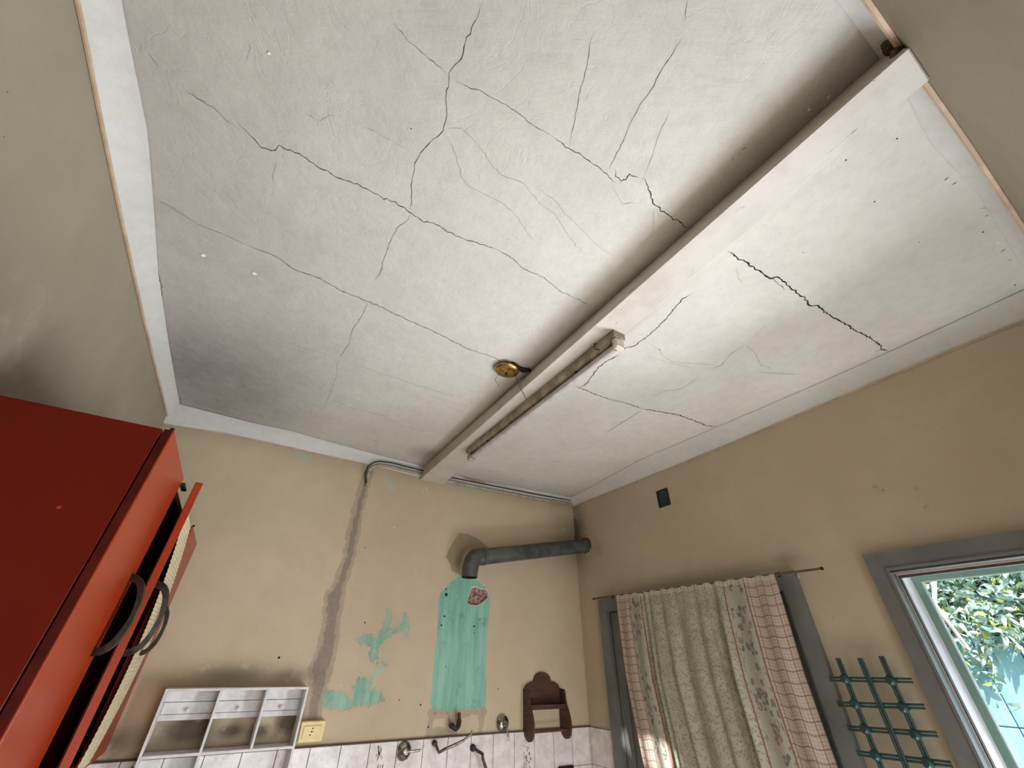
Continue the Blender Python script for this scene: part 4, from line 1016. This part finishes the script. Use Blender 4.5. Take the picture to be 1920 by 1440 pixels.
# ------------------------------------------------------------------ green trellis between door and window
tr = thing('wall_trellis', 'small dark green lattice rack hung between the door and the window', 'rack', (2.0, .86, 1.5))
xt = 1.985
vtop = [Vector(hit(u, v, 'x', xt)) for u, v in [(1571, 1234), (1612, 1234), (1652, 1230)]]
vbot = [Vector(hit(u, v, 'x', xt)) for u, v in [(1653, 1440), (1700, 1440), (1746, 1440)]]
hz = [(Vector(hit(a[0], a[1], 'x', xt + .012)), Vector(hit(b[0], b[1], 'x', xt + .012))) for a, b in [((1556, 1273), (1710, 1276)), ((1572, 1320), (1733, 1325)), ((1590, 1365), (1757, 1377)), ((1608, 1412), (1784, 1433))]]
for a, b in zip(vtop, vbot):
    d = (b - a); 
    for off in (-.0045, .0045):
        m = MB(); m.tube([a + Vector((0, off, 0)), a + d * .5 + Vector((0, off, 0)), a + d * 1.5 + Vector((0, off, 0))], .0044, 6); m.build('upright', GREENT, tr, smooth=True)
dzz = hz[2][0] - hz[3][0]
hz2 = hz + [(hz[3][0] - Vector((0, 0, .068)), hz[3][1] - Vector((0, 0, .068))), (hz[3][0] - Vector((0, 0, .136)), hz[3][1] - Vector((0, 0, .136)))]
for a, b in hz2:
    for off in (-.0045, .0045):
        m = MB(); m.tube([a + Vector((0, 0, off)), b + Vector((0, 0, off))], .0038, 6); m.build('crossbar', GREENT, tr, smooth=True)
kn = None
for hi, (a, b) in enumerate(hz2):
    for vi in (0, 1, 2):
        va, vb = vtop[vi], vbot[vi]; z = a.z + (b.z - a.z) * .4
        t = (va.z - z) / (va.z - vb.z); c = va + (vb - va) * t
        if vi == 1:
            m = MB(); m.box((c.x - .004, c.y - .008, c.z - .008), (c.x + .010, c.y + .008, c.z + .008), .002); m.build('joint', GREENT, tr); continue
        m = MB(); m.lathe([(-.014, .008), (-.004, .009), (0, .014), (.010, .015), (.016, .011), (.018, 0)], c, (-1, .25, .1), 14); m.build('peg', GREENT, tr, smooth=True)

# ------------------------------------------------------------------ outside: turquoise fence and overhanging tree
m = MB(); m.box((2.3, -8, -.15), (14, 12, -.02)); o = m.build('garden_ground', simple('dry_ground', srgb(170, 160, 136), srgb(140, 134, 108), 3, .95)); o['kind'] = 'structure'
def turq():
    n = NB('turquoise_fence_paint'); st = n.scale(n.pos(), (3, 14, .8))
    col = n.mix(n.ramp(n.noise(1, 6, .7, st), .35, .65), srgb(132, 190, 206), srgb(160, 208, 220))
    col = n.mix(n.ramp(n.noise(1, 6, .75, n.scale(n.pos(), (3, 30, 1.6))), .60, .72), col, srgb(176, 222, 224))
    return n.fin(col, .6)
TQ = turq()
fence = thing('garden_fence', 'turquoise painted board fence below the overhanging tree', 'fence', (5.1, 1, 0))
m = MB(); m.box((5.06, -3, -.02), (5.10, 4, 1.98)); m.build('backing', TQ, fence)
bd = None
for row, (z0, z1) in enumerate(((0, 1.445), (1.452, 2.0))):
    for k in range(22):
        y = -2.2 + k * .235
        m = MB(); m.box((5.035 - rng.uniform(0, .006), y, z0), (5.062, y + .229, z1), .004); m.build('board', TQ, fence)
tree = thing('overhanging_tree', 'leafy pale green tree hanging over the turquoise fence', 'tree', (5.6, .8, 0))
def leafmat():
    n = NB('tree_leaves'); r_ = n.attr('rnd')
    col = n.mix(n.ramp(r_, 0, .55), srgb(136, 172, 160), srgb(184, 212, 202))
    col = n.mix(n.ramp(r_, .72, .85), col, srgb(200, 210, 124)); col = n.mix(n.ramp(r_, .93, .95), col, srgb(214, 226, 226))
    return n.fin(col, .35, spec=.6)
NL = 20000
ys = np.where(rng.uniform(0, 1, NL) < .75, rng.uniform(.1, 1.9, NL), rng.uniform(-.8, 3.0, NL)); 
edge = 1.93 + .05 * np.sin(ys * 7) + .07 * np.sin(ys * 17 + 1) - .16 * np.exp(-((ys - 1.33) / .07) ** 2) - np.clip(1.15 - ys, 0, 2) * .30
zs = edge + (3.9 - edge) * rng.uniform(0, 1, NL) ** 1.8 - rng.exponential(.03, NL)
xsf = 5.12 + .08 * np.sin(ys * 5 + zs * 3) + .06 * np.sin(zs * 9 + ys * 4) + rng.uniform(-.14, .30, NL)
Lf = rng.uniform(.055, .105, NL); az = rng.uniform(0, 2 * math.pi, NL); pitch_ = rng.uniform(-1.1, .5, NL)
D = np.stack([np.cos(az) * np.cos(pitch_), np.sin(az) * np.cos(pitch_), np.sin(pitch_)], 1)
S_ = np.cross(D, rng.normal(size=(NL, 3))); S_ /= np.linalg.norm(S_, axis=1)[:, None]; N_ = np.cross(D, S_)
base = np.stack([xsf, ys, zs], 1)
V_ = []
for (a, b, c) in ((0, 0, 0), (.35, .16, .10), (.35, -.16, .10), (.70, .13, .03), (.70, -.13, .03), (1, 0, -.14)):
    V_.append(base + D * (a * Lf)[:, None] + S_ * (b * Lf)[:, None] + N_ * (c * Lf)[:, None])
V_ = np.stack(V_, 1).reshape(-1, 3); i0 = np.arange(NL) * 6
F_ = np.concatenate([np.stack([i0, i0 + 1, i0 + 2, i0 + 2], 1)[:, :4], np.stack([i0 + 1, i0 + 3, i0 + 4, i0 + 2], 1), np.stack([i0 + 3, i0 + 5, i0 + 4, i0 + 4], 1)])
fl2 = [tuple(dict.fromkeys(f)) for f in F_.tolist()]
me = bpy.data.meshes.new('foliage'); me.from_pydata(V_.tolist(), [], fl2)
at = me.attributes.new('rnd', 'FLOAT', 'POINT'); at.data.foreach_set('value', np.repeat(rng.uniform(0, 1, NL), 6).astype(np.float32))
me.materials.append(leafmat()); o = bpy.data.objects.new('foliage', me); link(o, tree); o.location = -tree.location; o['kind'] = 'stuff'
m = MB(); m.tube([(5.7, .9, 0), (5.65, .95, 1.4), (5.55, 1.0, 2.4), (5.5, 1.2, 3.6)], [.10, .085, .07, .04], 12); m.build('trunk', simple('bark', srgb(196, 180, 172), srgb(160, 146, 138), 20, .9, bump=.5), tree, smooth=True)
brm = bpy.data.materials['bark']
for q in ([(5.55, 1.0, 2.3), (5.1, 1.3, 2.5), (4.85, 1.6, 2.55), (4.7, 2.0, 2.5)], [(5.5, 1.1, 2.6), (5.0, .8, 2.62), (4.7, .6, 2.52), (4.62, .3, 2.3)], [(5.55, 1.0, 2.9), (5.1, .5, 3.1), (4.8, -.1, 3.0)], [(5.0, 1.3, 2.5), (4.66, 1.32, 2.2), (4.62, 1.25, 1.9)]):
    m = MB(); m.tube(q, [.020, .015, .011, .006][:len(q)], 8); m.build('branch', brm, tree, smooth=True)
# deep inner foliage mass behind the leaves
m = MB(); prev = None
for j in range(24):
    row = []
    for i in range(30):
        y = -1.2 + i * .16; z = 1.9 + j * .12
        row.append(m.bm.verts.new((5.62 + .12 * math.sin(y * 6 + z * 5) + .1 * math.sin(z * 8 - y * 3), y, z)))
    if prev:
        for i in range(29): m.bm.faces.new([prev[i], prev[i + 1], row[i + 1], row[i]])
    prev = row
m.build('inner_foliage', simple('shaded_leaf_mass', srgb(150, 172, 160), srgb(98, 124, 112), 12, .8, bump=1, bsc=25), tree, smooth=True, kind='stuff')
